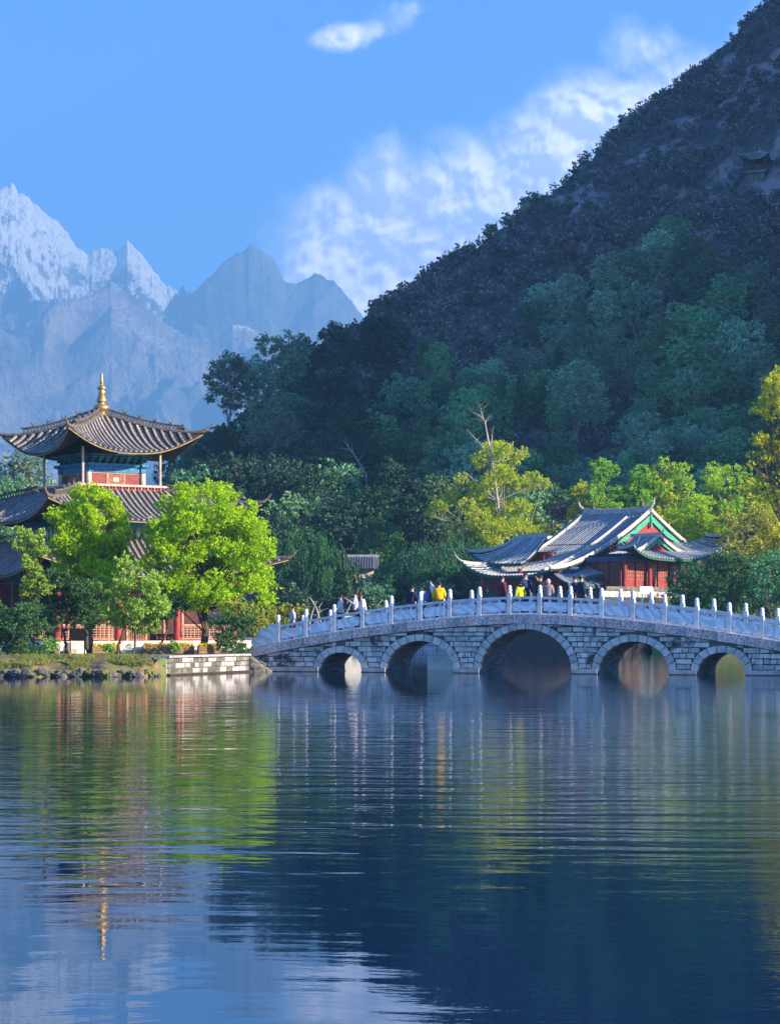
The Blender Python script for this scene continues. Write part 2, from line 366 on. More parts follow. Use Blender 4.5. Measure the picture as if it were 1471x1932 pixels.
# ------------------------------------------------------------------ land: far bank, plain and hillside
SIL = [(-4000,1150),(-900,1120),(0,1110),(180,1060),(280,960),(340,905),(400,850),(450,810),(500,760),(560,710),(600,680),(640,645),(680,612),(720,585),(800,538),(850,490),(900,460),(960,422),(1000,390),
       (1060,348),(1100,308),(1180,243),(1230,203),(1290,158),(1350,113),(1400,60),(1440,25),(1471,-5),(1600,-110),(1900,-520),(2300,-1300),(2900,-2300),(5000,-2700),(7000,-2700)]  # ridge right of the frame raised to block the sun from the hill
SX = np.array([a for a, b in SIL], float); SY = np.array([b for a, b in SIL], float)
DR = ([-4000,0,300,560,700,1000,1471,1700,2300,2900,7000],[300,290,290,335,400,500,600,600,500,430,430])
def land_z(px, D):
    """height of the land at a bearing (px) and distance D"""
    px = np.asarray(px, float); D = np.asarray(D, float)
    sy = np.interp(px, SX, SY); Ds = np.interp(px, *DR)
    Zr = CH+(HY-sy)/F*Ds; zb = 3.4
    D0 = 226.0 - 40*np.clip((px-1700)/1200, 0, 1)
    s = (D-D0)/(Ds-D0)
    Zr = np.maximum(Zr, zb)
    up = zb+(Zr-zb)*np.power(np.clip(s, 0, 1), 1.10)
    back = Zr-(D-Ds)*0.35
    z = np.where(s <= 1, up, np.maximum(back, 4.0))
    X = (px-CX)/F*D
    amp = np.clip(s, 0, 1)*(1-np.clip(s, 0, 1))*4
    z = z + (fbm(X/42, D/42, 5, 3)-0.5)*44*amp*np.clip((Zr-10)/60, 0, 1) + (fbm(X/9, D/9, 4, 9, True)-0.5)*4.5*np.clip((Zr-10)/60, 0, 1)*np.clip(s, 0, 1)
    # unseen rise added beyond the frame, aligned with the sun rays to shade the hill
    q = D+0.466*X; shade_spur = np.clip(1.05*(X-0.175*D-4), 0, 260)*np.clip((q-243)/10.0, 0, 1)*np.clip((1500-D)/300, 0, 1)
    z = np.where(D < D0, 1.0+(zb-1.0)*np.clip((D-203)/20.0, 0, 1), z)
    z = np.maximum(z, shade_spur)
    # shore: drops below the water in front of D = 200
    shore = np.clip((D-199.0)/3.0, 0, 1)
    shore = np.maximum(shore, np.clip(shade_spur/5, 0, 1))
    return -1.2+(z+1.2)*shore
def hz(X, D): return float(land_z(CX+F*X/D, D))
pxs = np.concatenate([np.arange(-3900, -200, 120), np.arange(-200, 1600, 7), np.arange(1600, 5200, 90)]).astype(float)
Ds = np.concatenate([np.arange(90, 196, 4.0), np.arange(196, 232, 2.0), np.arange(232, 660, 3.2), np.geomspace(665, 8000, 44)])
PX, DD = np.meshgrid(pxs, Ds); PX = np.minimum(PX, CX+F*860/DD); XX = (PX-CX)/F*DD; ZZ = land_z(PX, DD)
def hill_mat():
    m, nt, out = new_mat('hillside_ground'); b = nt.nodes.new('ShaderNodeBsdfPrincipled'); co = coordE(nt)
    n1 = noise(nt, co, 0.06, 6, 0.6); n2 = noise(nt, co, 0.5, 6, 0.65)
    col = mixc(nt, n2.ss(0.35, 0.65), (0.055,0.06,0.05), (0.14,0.11,0.10))
    col = mixc(nt, n1.ss(0.5, 0.59), col, (0.42,0.31,0.30))
    nt.links.new(col.s, b.inputs['Base Color']); b.inputs['Roughness'].default_value = 0.95
    bn = nt.nodes.new('ShaderNodeBump'); bn.inputs['Distance'].default_value = 1.2
    nt.links.new(n2.s, bn.inputs['Height']); nt.links.new(bn.outputs[0], b.inputs['Normal'])
    nt.links.new(b.outputs[0], out.inputs[0]); return m
struct('hillside', grid_mesh('hillside', XX, DD, ZZ, [hill_mat()]), 'steep dark scrub covered hillside rising to the right behind the hall')
# ground under everything, out to the horizon
me = np_mesh('ground', np.array([(-9300,-300,-1.6),(900,-300,-1.6),(900,9000,-1.6),(-9300,9000,-1.6)], float), np.array([(0,1,2,3)]), [MT['soil']])
struct('ground', me, 'dark lake bed and plain under the water')

# ------------------------------------------------------------------ snow mountains
def mtn_mat(name, snow_z, rock1, rock2, amount):
    m, nt, out = new_mat(name); b = nt.nodes.new('ShaderNodeBsdfPrincipled'); co = coordE(nt)
    g = nt.nodes.new('ShaderNodeNewGeometry'); nx, ny, nz = sep(nt, E(nt, g.outputs['True Normal'])); x, y, z = sep(nt, co)
    n1 = noise(nt, co, 0.0057, 6, 0.65); n2 = noise(nt, co, 0.024, 5, 0.7)
    col = mixc(nt, n1.ss(0.38, 0.62), rock1, rock2)
    snow = ((z-snow_z*2.1)*0.0029 + (nz-0.62)*3.2 + (n1-0.5)*2.2 + (n2-0.5)*2.4 + amount).ss(-0.12, 0.22)
    col = mixc(nt, snow, col, (0.92,0.92,0.93))
    nt.links.new(col.s, b.inputs['Base Color']); b.inputs['Roughness'].default_value = 0.9
    bn = nt.nodes.new('ShaderNodeBump'); bn.inputs['Distance'].default_value = 46
    nt.links.new((n2+n1).s, bn.inputs['Height']); nt.links.new(bn.outputs[0], b.inputs['Normal'])
    nt.links.new(b.outputs[0], out.inputs[0]); return m
def mountain(name, sil, D, depth, mat, amp, seed, label, x0, x1, pw=1.0, jag=10):
    K = 2.1; D, depth, amp = D*K, depth*K, amp*K
    pxs = np.arange(x0, x1, 2.4); ss = np.concatenate([np.linspace(0, 1, 110), np.linspace(1.02, 1.4, 12)])
    PX, SS = np.meshgrid(pxs, ss); DD = D-depth*(1-SS); XX = (PX-CX)/F*DD
    sx = np.array([a for a, b in sil], float); syy = np.array([b for a, b in sil], float)
    XR = (PX-CX)/F*D
    sy = np.interp(PX, sx, syy) - (fbm(XR/(16*K), XR*0+seed, 4, seed, True)-0.62)*jag*2.4
    Zr = CH+(HY-sy)/F*D
    s = np.clip(SS, 0, 1)
    base = Zr*np.power(s, pw)
    wx = XX + (fbm(XX/220/K, DD/220/K, 3, seed+5)-0.5)*160*K
    wy = DD + (fbm(XX/180/K+7, DD/180/K+3, 3, seed+6)-0.5)*200*K; rid = (fbm(wx/380/K+wy/900/K, wy/330/K-wx/700/K, 3, seed+2, True, 0.5)-0.62)*1.7 + (fbm(wx/95/K-wy/200/K, wy/80/K, 6, seed+8, False, 0.58)-0.5)*0.75
    Z = base + rid*amp*np.power(s, 0.5)*np.clip((1.0-s)*5+0.04, 0, 1)
    Z = np.where(SS > 1, Zr-(SS-1)*depth*1.2, Z); Z = np.maximum(Z, -1)
    o = link(name, grid_mesh(name, XX, DD, Z, [mat], False)); tag(o, label, None, None, 'structure'); return o
m1 = mtn_mat('snow_peak_rock', 470, (0.13,0.13,0.15), (0.24,0.22,0.22), 0.42)
m2 = mtn_mat('bare_peak_rock', 640, (0.09,0.10,0.12), (0.20,0.20,0.21), -0.30)
m3 = mtn_mat('foothill_rock', 470, (0.12,0.12,0.14), (0.44,0.35,0.31), -0.50)
mountain('snow_mountain', [(-900,640),(-500,560),(-300,470),(-120,430),(-40,400),(0,376),(20,362),(42,376),(75,405),(110,436),(150,475),(165,484),(200,474),(222,486),(240,458),(262,480),(290,520),(315,542),(360,552),(450,600),(700,700),(900,760)],
         3900, 760, m1, 230, 11, 'tall jagged snow covered peak with a smaller sharp peak beside it', -900, 900, 0.9, 6)
mountain('bare_mountain', [(250,760),(330,622),(362,556),(390,528),(430,490),(455,470),(475,458),(500,470),(520,495),(537,528),(560,530),(575,520),(595,513),(625,525),(660,558),(690,598),(740,650),(900,720),(1300,800)],
         3650, 420, m2, 130, 23, 'dark twin peaked mountain without snow below the cloud bank', 250, 1300, 0.95, 5)
mountain('foothills', [(-900,640),(-300,620),(-100,600),(0,622),(60,640),(120,612),(180,556),(212,532),(240,552),(300,600),(350,628),(400,640),(440,612),(500,628),(600,690),(700,760),(1000,820),(1500,860)],
         3350, 520, m3, 200, 37, 'hazy brown foothills with pale scree slopes under the snow peaks', -900, 1500, 0.8, 4)

# ------------------------------------------------------------------ haze
mb = MB(); mb.box(-9400, 950, -400, 9100, -2.6, 1560)
m, nt, out = new_mat('blue_haze'); pv = nt.nodes.new('ShaderNodeVolumePrincipled')
pv.inputs['Color'].default_value = (0.21, 0.47, 0.77, 1); pv.inputs['Density'].default_value = 0.00023
nt.links.new(pv.outputs[0], out.inputs['Volume'])
hz_o = mb.build('haze', m); tag(hz_o, 'thin blue haze over the lake, hill and far mountains', None, None, 'stuff')

# ------------------------------------------------------------------ foliage
def leaf_mesh(name, C, N, size, aspect, rng, mat, jitter=0.5):
    n = len(C)
    N = N/(np.linalg.norm(N, axis=1, keepdims=True)+1e-9)
    A = N*0.7 + rng.normal(size=(n,3))*jitter; A /= np.linalg.norm(A, axis=1, keepdims=True)
    B = np.cross(A, rng.normal(size=(n,3))); B /= np.linalg.norm(B, axis=1, keepdims=True)
    s = size*rng.uniform(0.6, 1.3, (n,1))
    V = np.empty((n,4,3)); V[:,0] = C-A*s*0.5; V[:,1] = C+B*s*aspect*0.5; V[:,2] = C+A*s*0.5; V[:,3] = C-B*s*aspect*0.5
    f = np.arange(n*4).reshape(n,4)
    return np_mesh(name, V.reshape(-1,3), f, [mat])
def lobes_leaves(lobes, count, rng, shell=0.55):
    """lobes: (cx,cy,cz,rx,ry,rz); leaves spread through the outer part of each lobe, in twig-sized tufts"""
    L = np.array(lobes, float); vol = (L[:,3]*L[:,4]*L[:,5])**(2/3); cnt = np.maximum((vol/vol.sum()*count).astype(int), 4)
    P, N = [], []
    for l, c in zip(L, cnt):
        nt_ = max(c//14, 2)
        d = rng.normal(size=(nt_,3)); d /= np.linalg.norm(d, axis=1, keepdims=True)
        r = rng.uniform(shell, 1.0, (nt_,1))**0.7*(1+0.16*rng.normal(size=(nt_,1)))
        tc = d*r; tuft = 0.09+0.05*rng.random()
        k = rng.integers(0, nt_, c)
        pp = tc[k]+rng.normal(size=(c,3))*tuft
        P.append(l[:3]+pp*l[3:6]); N.append(d[k]+np.array([0,0,0.25]))
    return np.concatenate(P), np.concatenate(N)
def branch_mesh(mb, base, top, lobes, r0, rng, bend=0.25, n=6, sub=True):
    base, top = Vector(base), Vector(top); pts = []
    for i in range(6):
        t = i/5; p = base.lerp(top, t)+Vector((rng.normal()*bend*sin(pi*t)*0.5, rng.normal()*bend*sin(pi*t)*0.5, 0)); pts.append(p)
    mb.tube(pts, [r0*(1-0.6*i/5)*(1.35 if i == 0 else 1) for i in range(6)], n)
    for l in lobes:
        c = Vector(l[:3]); t = min(max(rng.uniform(0.35, 1.0), 0), 1); st = pts[min(int(t*5), 5)]
        if st.z > c.z: st = pts[2]
        m1_ = st.lerp(c, 0.5)+Vector((0,0,-0.12*(c-st).length*0.5))
        rb = r0*0.24
        mb.tube([st, m1_, c], [rb, rb*0.7, rb*0.3], 4, False)
        if sub:
            for _ in range(3):
                e = c+Vector((rng.normal()*l[3], rng.normal()*l[4], rng.normal()*l[5]))*0.6
                mb.tube([m1_.lerp(c, 0.6), e], [rb*0.35, rb*0.12], 3, False)
    return pts
def round_lobes(rng, n, h0, h1, R, rl, shape='round'):
    out = []
    for i in range(n):
        t = (i+0.5)/n
        z = h0+(h1-h0)*t
        if shape == 'round': rr = R*sqrt(max(0.05, 1-(2*t-1)**2))
        elif shape == 'cone': rr = R*(1.02-t)
        elif shape == 'umb': rr = R*(0.35+0.65*t)
        else: rr = R*(0.45+0.55*sin(pi*t))
        a = i*2.399+rng.uniform(-0.5, 0.5); q = rr*sqrt(rng.uniform(0.15, 1.0))
        s = rl*rng.uniform(0.7, 1.25)
        out.append((q*cos(a), q*sin(a), z, s, s, s*0.75))
    return out
PROTO = {}
def proto_tree(key, kind, seed, h, leafmat, count, lsize, trunk='bark'):
    rng = np.random.default_rng(seed); mb = MB(); asp = 0.5
    if kind == 'euca':
        lobes = round_lobes(rng, 15, h*0.42, h*0.95, h*0.24, h*0.115, 'wide')
        branch_mesh(mb, (0,0,-0.8), (rng.normal()*0.3, 0, h*0.85), lobes, h*0.017, rng, h*0.05, 5)
        for _ in range(1): branch_mesh(mb, (0.1,0,-0.5), (h*0.15*rng.choice([-1,1]), 0, h*0.7), lobes[:4], h*0.012, rng, h*0.04, 5)
    elif kind == 'round':
        lobes = round_lobes(rng, 14, h*0.30, h*0.88, h*0.30, h*0.16)
        branch_mesh(mb, (0,0,-0.8), (rng.normal()*0.3, 0, h*0.65), lobes, h*0.02, rng, h*0.04, 5)
    elif kind == 'cone':
        lobes = round_lobes(rng, 20, h*0.12, h*0.93, h*0.23, h*0.095, 'cone'); lobes.append((0,0,h*0.95,h*0.04,h*0.04,h*0.08))
        branch_mesh(mb, (0,0,-0.8), (0,0,h*0.95), lobes, h*0.015, rng, 0.05, 5, False)
    elif kind == 'shrub':
        lobes = round_lobes(rng, 7, h*0.25, h*0.8, h*0.45, h*0.26)
        branch_mesh(mb, (0,0,-0.4), (0,0,h*0.5), lobes, h*0.02, rng, 0.05, 4, False)
    elif kind == 'willow':
        P, N = [], []
        lobes = round_lobes(rng, 16, h*0.55, h*0.92, h*0.33, h*0.13)
        for l in lobes:
            for _ in range(count//(16*34)):
                a = rng.uniform(0, 2*pi); q = l[3]*rng.uniform(0.2, 1.15); ln = h*rng.uniform(0.16, 0.52)
                x0, y0, z0 = l[0]+cos(a)*q, l[1]+sin(a)*q, l[2]+l[5]*rng.uniform(-0.3, 0.8)
                t = rng.uniform(0, 1, 26)[:,None]
                ox = (x0/(h*0.33))*0.12*h; oy = (y0/(h*0.33))*0.12*h
                P.append(np.concatenate([x0+ox*np.sqrt(t)+rng.normal(size=(26,1))*0.05, y0+oy*np.sqrt(t)+rng.normal(size=(26,1))*0.05, z0-ln*t], 1))
                N.append(np.tile([ox*0.3,oy*0.3,-1.0], (26,1)))
        branch_mesh(mb, (0,0,-0.8), (0.3,0,h*0.7), lobes, h*0.025, rng, 0.2, 5)
        PROTO[key] = (leaf_mesh(key+'_crown', np.concatenate(P), np.concatenate(N), lsize, 0.25, rng, leafmat, 0.15), mb.mesh(key+'_trunk', MT[trunk])); return
    P, N = lobes_leaves(lobes, count, rng)
    PROTO[key] = (leaf_mesh(key+'_crown', P, N, lsize, asp, rng, leafmat), mb.mesh(key+'_trunk', MT[trunk]))
def place_tree(key, name, loc, scale, rz, label, cat, group=None, trunk=True, sx=1.0):
    r = empty(name, loc, rz, label, cat, group); r.scale = (scale*sx, scale*sx, scale)
    link('crown', PROTO[key][0], r)
    if trunk: link('trunk', PROTO[key][1], r)
    return r
proto_tree('e1', 'euca', 1, 12, LF['euca'], 5200, 0.42, 'barkpale'); proto_tree('e2', 'euca', 2, 12, LF['euca'], 5200, 0.42, 'barkpale')
proto_tree('e3', 'euca', 3, 12, LF['hilldark'], 5200, 0.42, 'barkpale')
proto_tree('r1', 'round', 4, 8, LF['hilldark'], 5000, 0.34); proto_tree('r2', 'round', 5, 8, LF['hilldark'], 5000, 0.34); proto_tree('r3', 'round', 6, 8, LF['euca'], 4600, 0.34)
proto_tree('c1', 'cone', 7, 9, LF['pine'], 4600, 0.32); proto_tree('c2', 'cone', 8, 9, LF['pine'], 4600, 0.32)
proto_tree('p1', 'round', 9, 6, LF['purple'], 3000, 0.24, 'barkpale')
proto_tree('e4', 'euca', 44, 12, LF['shade_dark'], 5200, 0.42, 'barkpale'); proto_tree('r4', 'round', 34, 8, LF['shade_dark'], 5000, 0.34); proto_tree('r5', 'round', 35, 8, LF['shade_dark'], 5000, 0.34)  # crowns with the shade put into their leaf colour
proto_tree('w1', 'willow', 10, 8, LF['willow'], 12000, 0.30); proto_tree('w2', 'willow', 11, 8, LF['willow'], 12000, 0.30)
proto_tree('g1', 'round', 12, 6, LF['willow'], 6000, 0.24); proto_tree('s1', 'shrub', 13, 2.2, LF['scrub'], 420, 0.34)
proto_tree('s2', 'shrub', 14, 2.2, LF['scrub'], 420, 0.34); proto_tree('s3', 'shrub', 15, 2.2, LF['purple'], 380, 0.30)
proto_tree('s4', 'shrub', 16, 2.2, LF['scrub'], 420, 0.36)
# ------------------------------------------------------------------ left bank (island in front of the pagoda)
def front_y(X):
    return np.where(X > -8.6, 93.6+(X+8.6)*2.75, 91.0+0.25*np.sin(X*1.9)+0.18*np.sin(X*4.3+1)+np.clip((X+9.4)*3.0, 0, 2.4))
gxs = np.arange(-62, -3.4, 0.22); gys = np.concatenate([np.linspace(-0.6, 1.8, 22), np.linspace(2.2, 12, 26), np.linspace(14, 75, 24)])
GXX, GV = np.meshgrid(gxs, gys); FYs = front_y(np.minimum(GXX, -5.9)); GYY = FYs+GV
nn = fbm(GXX/0.5, GYY/0.5, 4, 31); nn2 = fbm(GXX/2.5, GYY/2.5, 3, 5)
prof = np.interp(GV, [-0.6, 0.0, 0.15, 0.5, 1.6, 3.0, 80], [-0.9, -0.15, 0.20, 0.42, 0.60, 0.72, 0.80])
wallpart = GXX > -9.0
prof = np.where(wallpart, np.interp(GV, [-0.6, 0.25, 0.35, 1, 80], [-0.9, -0.9, 0.70, 0.72, 0.80]), prof)
GZ = prof+(nn-0.5)*np.where(wallpart, 0.03, 0.26)*np.clip(2.5-GV*0.4, 0.15, 1)+(nn2-0.5)*0.12
edge = np.where(GYY < 103.2, np.clip((-6.25-GXX)/0.25, 0, 1), np.clip((-4.9-GXX)/0.8, 0, 1)); GZ = GZ*edge+(-1.2)*(1-edge)
# the bridge abutment takes over where the land meets it
struct('bank', grid_mesh('bank', GXX, GYY, GZ, [MT['soil']]), 'low earth and grass bank along the water in front of the pagoda')
rng = np.random.default_rng(5)
# grass on the bank
n = 26000; X = rng.uniform(-22, -8.8, n); v = np.abs(rng.normal(size=n))*1.6+rng.uniform(-0.02, 0.5, n); Y = front_y(X)+v
dens = fbm(X/0.8, Y/0.8, 3, 77) > 0.50; X, Y, v = X[dens], Y[dens], v[dens]
Z = np.interp(v, [0.0, 0.15, 0.5, 1.6, 3.0, 80], [-0.15, 0.20, 0.42, 0.60, 0.72, 0.80])
C = np.stack([X, Y, Z+0.07], 1); N = np.stack([rng.normal(size=len(X))*0.5, -0.5+rng.normal(size=len(X))*0.4, np.ones(len(X))], 1)
o = link('grass', leaf_mesh('grass', C, N, 0.17, 0.18, rng, MT['grass'], 0.3)); tag(o, 'dry and green grass tufts along the bank edge', None, None, 'stuff')

# ------------------------------------------------------------------ embankment wall between bank and bridge
ew = empty('embankment_wall', (-8.7, 93.6, 0), 0, 'low weathered stone embankment wall between grassy bank and bridge foot', 'wall')
def ewp(s, z, off=0.0):                              # s along the wall from its left corner
    d = Vector((0.3417, 0.9398*1.0, 0)); 
    d = Vector((2.95, 8.1, 0)).normalized(); nrm = Vector((d.y, -d.x, 0))
    return Vector((0, 0, z))+d*s+nrm*off
Lw = 8.0
def wbox(mb, s0, s1, z0, z1, o0, o1):
    mb.hexa([ewp(s0,z0,o1), ewp(s1,z0,o1), ewp(s1,z0,o0), ewp(s0,z0,o0), ewp(s0,z1,o1), ewp(s1,z1,o1), ewp(s1,z1,o0), ewp(s0,z1,o0)])
mb = MB(); wbox(mb, 0.04, Lw, -1.0, 0.66, -0.5, -0.05); mb.build('mortar_core', MT['mortar'], ew)
mb = MB(); wbox(mb, -0.05, Lw, -1.0, 0.06, -0.4, 0.10); mb.build('footing', MT['wet_shade'], ew)
mb = MB(); wbox(mb, -0.08, Lw, 0.70, 0.78, -0.75, 0.10); mb.build('cap_slab', MT['cornice'], ew)
zc = 0.07
for ci, hgt in enumerate((0.22, 0.20, 0.20)):
    s = -0.02
    while s < Lw-0.2:
        w = rnd.uniform(0.35, 0.85); mb = MB(); q = rnd.uniform(-0.01, 0.035)
        wbox(mb, s+0.012, min(s+w, Lw)-0.012, zc+0.01, zc+hgt-0.01+rnd.uniform(-.03,.005), -0.10, q); mb.build('stone', MT[rnd.choice(['rock','rock','cornice','footing'])], ew); s += w
    s = 0; 
    zc += hgt
# the corner return facing left
for ci in range(3):
    mb = MB(); mb.box(-0.55, -0.03, -0.02, 0.5, 0.07+ci*0.21, 0.26+ci*0.21); mb.build('stone', MT['brick'], ew)

# ------------------------------------------------------------------ bridge
AB = radians(24); cb, sb = cos(AB), sin(AB); BX, BY, BW = 4.89, 98.0, 2.6
bridge = empty('stone_arch_bridge', (BX, BY, 0), -AB, 'pale grey stone footbridge with five round arches and a marble balustrade', 'bridge')
def tpx(px):
    k = (px-CX)/F; return (k*BY-BX)/(cb+k*sb)
def bw(t, n, z): return Vector((BX+t*cb+n*sb, BY-t*sb+n*cb, z))
def top(t): return 2.43-0.01945*abs(t-0.655)**1.7
arches = []
for x0, x1, ytop in ((602,682,1231), (728,856,1209), (905,1078,1187), (1128,1262,1210), (1315,1406,1231)):
    a, b = tpx(x0), tpx(x1); tc = (a+b)/2; D = BY-tc*sb
    arches.append((tc, (b-a)/2, zat(ytop, D)-0.12))
ZS = 0.12; T0, T1 = -12.35, 19.5
ts = set(np.round(np.arange(T0, T1+0.01, 0.45), 3))
for tc, w, r in arches:
    ts = {t for t in ts if not (tc-w-0.05 < t < tc+w+0.05)}
    for k in range(25): ts.add(round(tc-w*cos(pi*k/24), 4))
ts = sorted(ts)
def lowz(t):
    for tc, w, r in arches:
        if abs(t-tc) <= w+1e-3: return ZS+r*sqrt(max(0, 1-((t-tc)/w)**2))
    return None
mb = MB(); so = MB()
for a, b in zip(ts[:-1], ts[1:]):
    mid = (a+b)/2; inside = lowz(mid) is not None
    la, lb = (lowz(a) if inside else -0.9), (lowz(b) if inside else -0.9)
    ta, tb = top(a)-0.02, top(b)-0.02
    mb.add([(a,0.05,la),(b,0.05,lb),(b,0.05,tb),(a,0.05,ta)], [(0,1,2,3)])
    mb.add([(a,BW-0.05,la),(b,BW-0.05,lb),(b,BW-0.05,tb),(a,BW-0.05,ta)], [(3,2,1,0)])
    mb.add([(a,0.05,ta),(b,0.05,tb),(b,BW-0.05,tb),(a,BW-0.05,ta)], [(0,1,2,3)])
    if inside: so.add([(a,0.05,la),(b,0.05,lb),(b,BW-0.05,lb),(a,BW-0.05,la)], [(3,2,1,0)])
for tc, w, r in arches:
    for sgn in (-1, 1):
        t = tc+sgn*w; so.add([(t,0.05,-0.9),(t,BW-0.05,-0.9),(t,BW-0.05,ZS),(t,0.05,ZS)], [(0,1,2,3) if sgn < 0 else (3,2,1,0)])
mb.add([(T0,0.05,-0.9),(T0,BW-.05,-0.9),(T0,BW-.05,top(T0)-.02),(T0,0.05,top(T0)-.02)], [(3,2,1,0)])
mb.build('masonry_core', MT['mortar'], bridge)
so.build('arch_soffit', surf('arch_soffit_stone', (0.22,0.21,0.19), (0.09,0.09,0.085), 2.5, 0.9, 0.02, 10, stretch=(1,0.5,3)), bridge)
# footings
edges = [T0]+[e for tc, w, r in arches for e in (tc-w, tc+w)]+[T1]
for i in range(0, len(edges), 2):
    mb = MB(); mb.box(edges[i]+0.01, edges[i+1]-0.01, -0.10, BW+0.1, -0.9, 0.03); mb.build('wet_footing', MT['wet_shade'], bridge)
    mb = MB(); mb.box(edges[i]+0.03, edges[i+1]-0.03, -0.07, BW+0.07, 0.03, 0.20); mb.build('footing', MT['footing'], bridge)
# voussoirs
for tc, w, r in arches:
    th = 0.27; nv = max(9, int(pi*(w+r)/2/0.31))
    for k in range(nv):
        a0, a1 = pi*(k+0.05)/nv, pi*(k+0.95)/nv; q = -0.02+rnd.uniform(-0.012, 0.012)
        def P(a, e, n): return (tc-(w+e)*cos(a), n, ZS+0.08+(r-0.08+e)*sin(a)) if e else (tc-w*cos(a), n, ZS+r*sin(a))
        mb = MB(); c8 = [P(a0,0,q), P(a1,0,q), P(a1,0,.2), P(a0,0,.2), P(a0,th,q), P(a1,th,q), P(a1,th,.2), P(a0,th,.2)]
        mb.hexa(c8); mb.build('arch_stone', MT['vouss'], bridge)
# ashlar blocks of the front wall
def gaps(z):
    out = []; s = T0+0.05
    for tc, w, r in arches:
        ww, rr = w+0.29, r+0.29; zz = (z-ZS)/rr
        if zz < 1:
            h = ww*sqrt(max(0, 1-zz*zz)) if zz > 0 else ww
            out.append((s, tc-h)); s = tc+h
        else: pass
    out.append((s, T1)); return out
z = 0.21; ci = 0
while z < 2.35:
    hgt = rnd.choice((0.17, 0.20, 0.22)); z1 = z+hgt
    # intervals valid both at the bottom and top of the course
    mids = gaps(z+hgt*0.1)
    for (a, b) in mids:
        t = a+ (0 if ci % 2 else -0.15)
        def lim(t_, zz):     # keep a point out of the arch rings at height zz
            for tc, w, r in arches:
                ww, rr = w+0.29, r+0.29; q = (zz-ZS)/rr
                h = (ww*sqrt(max(0, 1-q*q)) if q > 0 else ww) if q < 1 else 0
                if abs(t_-tc) < h: t_ = tc-h if t_ < tc else tc+h
            return t_
        while t < b-0.02:
            w_ = rnd.choice((0.28, 0.40, 0.48, 0.56, 0.66)); e = min(t+w_, b)
            if b-e < 0.16: e = b
            s = max(t, a)
            if e-s > 0.06:
                g = 0.021; zt = lambda tt: min(z1, top(tt)-0.40)-g
                if zt((s+e)/2)-z > 0.05 and zt(s) > z+0.01 and zt(e) > z+0.01:
                    q = rnd.uniform(-0.02, 0.02)
                    s1, e1 = lim(s, z1) if s == a else s, lim(e, z1) if e == b else e
                    if s == a: s1 = s if abs(s1-s) > 0.3 else s1
                    j = lambda: rnd.uniform(-0.014, 0.014)
                    mb = MB(); x0, x1 = s+g, e-g; y0, y1 = s1+g, e1-g
                    za, zb_ = z+g, z+g
                    mb.hexa([(x0+j(),q,za+j()),(x1+j(),q,zb_+j()),(x1,.1,zb_),(x0,.1,za),(y0+j(),q,zt(y0)+j()),(y1+j(),q,zt(y1)+j()),(y1,.1,zt(y1)),(y0,.1,zt(y0))])
                    mb.build('stone_block', MT['brick'], bridge)
            t = e
    z = z1; ci += 1
# cornice slabs
t = T0-0.1
while t < T1:
    e = t+rnd.uniform(0.52, 0.72); q = rnd.uniform(-0.008, 0.008)
    mb = MB(); a, b = t+0.008, e-0.008; A_, B_ = top(a), top(b)
    mb.hexa([(a,-0.10+q,A_-.38),(b,-0.10+q,B_-.38),(b,.32,B_-.38),(a,.32,A_-.38),(a,-0.10+q,A_),(b,-0.10+q,B_),(b,.32,B_),(a,.32,A_)])
    mb.build('cornice_slab', MT['cornice'], bridge); t = e
def strip(mb, t0, t1, n0, n1, z0, z1, step=0.4):
    n = max(1, int((t1-t0)/step)); 
    for i in range(n):
        a, b = t0+(t1-t0)*i/n, t0+(t1-t0)*(i+1)/n; A_, B_ = top(a), top(b)
        mb.hexa([(a,n0,A_+z0),(b,n0,B_+z0),(b,n1,B_+z0),(a,n1,A_+z0),(a,n0,A_+z1),(b,n0,B_+z1),(b,n1,B_+z1),(a,n1,A_+z1)])
mb = MB(); strip(mb, T0, T1, BW-0.3, BW+0.1, -0.38, 0.0); mb.build('rear_cornice', MT['cornice'], bridge)
mb = MB(); strip(mb, T0, T1, 0.32, BW-0.3, -0.3, -0.04); mb.build('deck', MT['cornice'], bridge)
mb = MB(); strip(mb, T0-0.1, T1, -0.06, -0.01, 0.0, 0.0); 
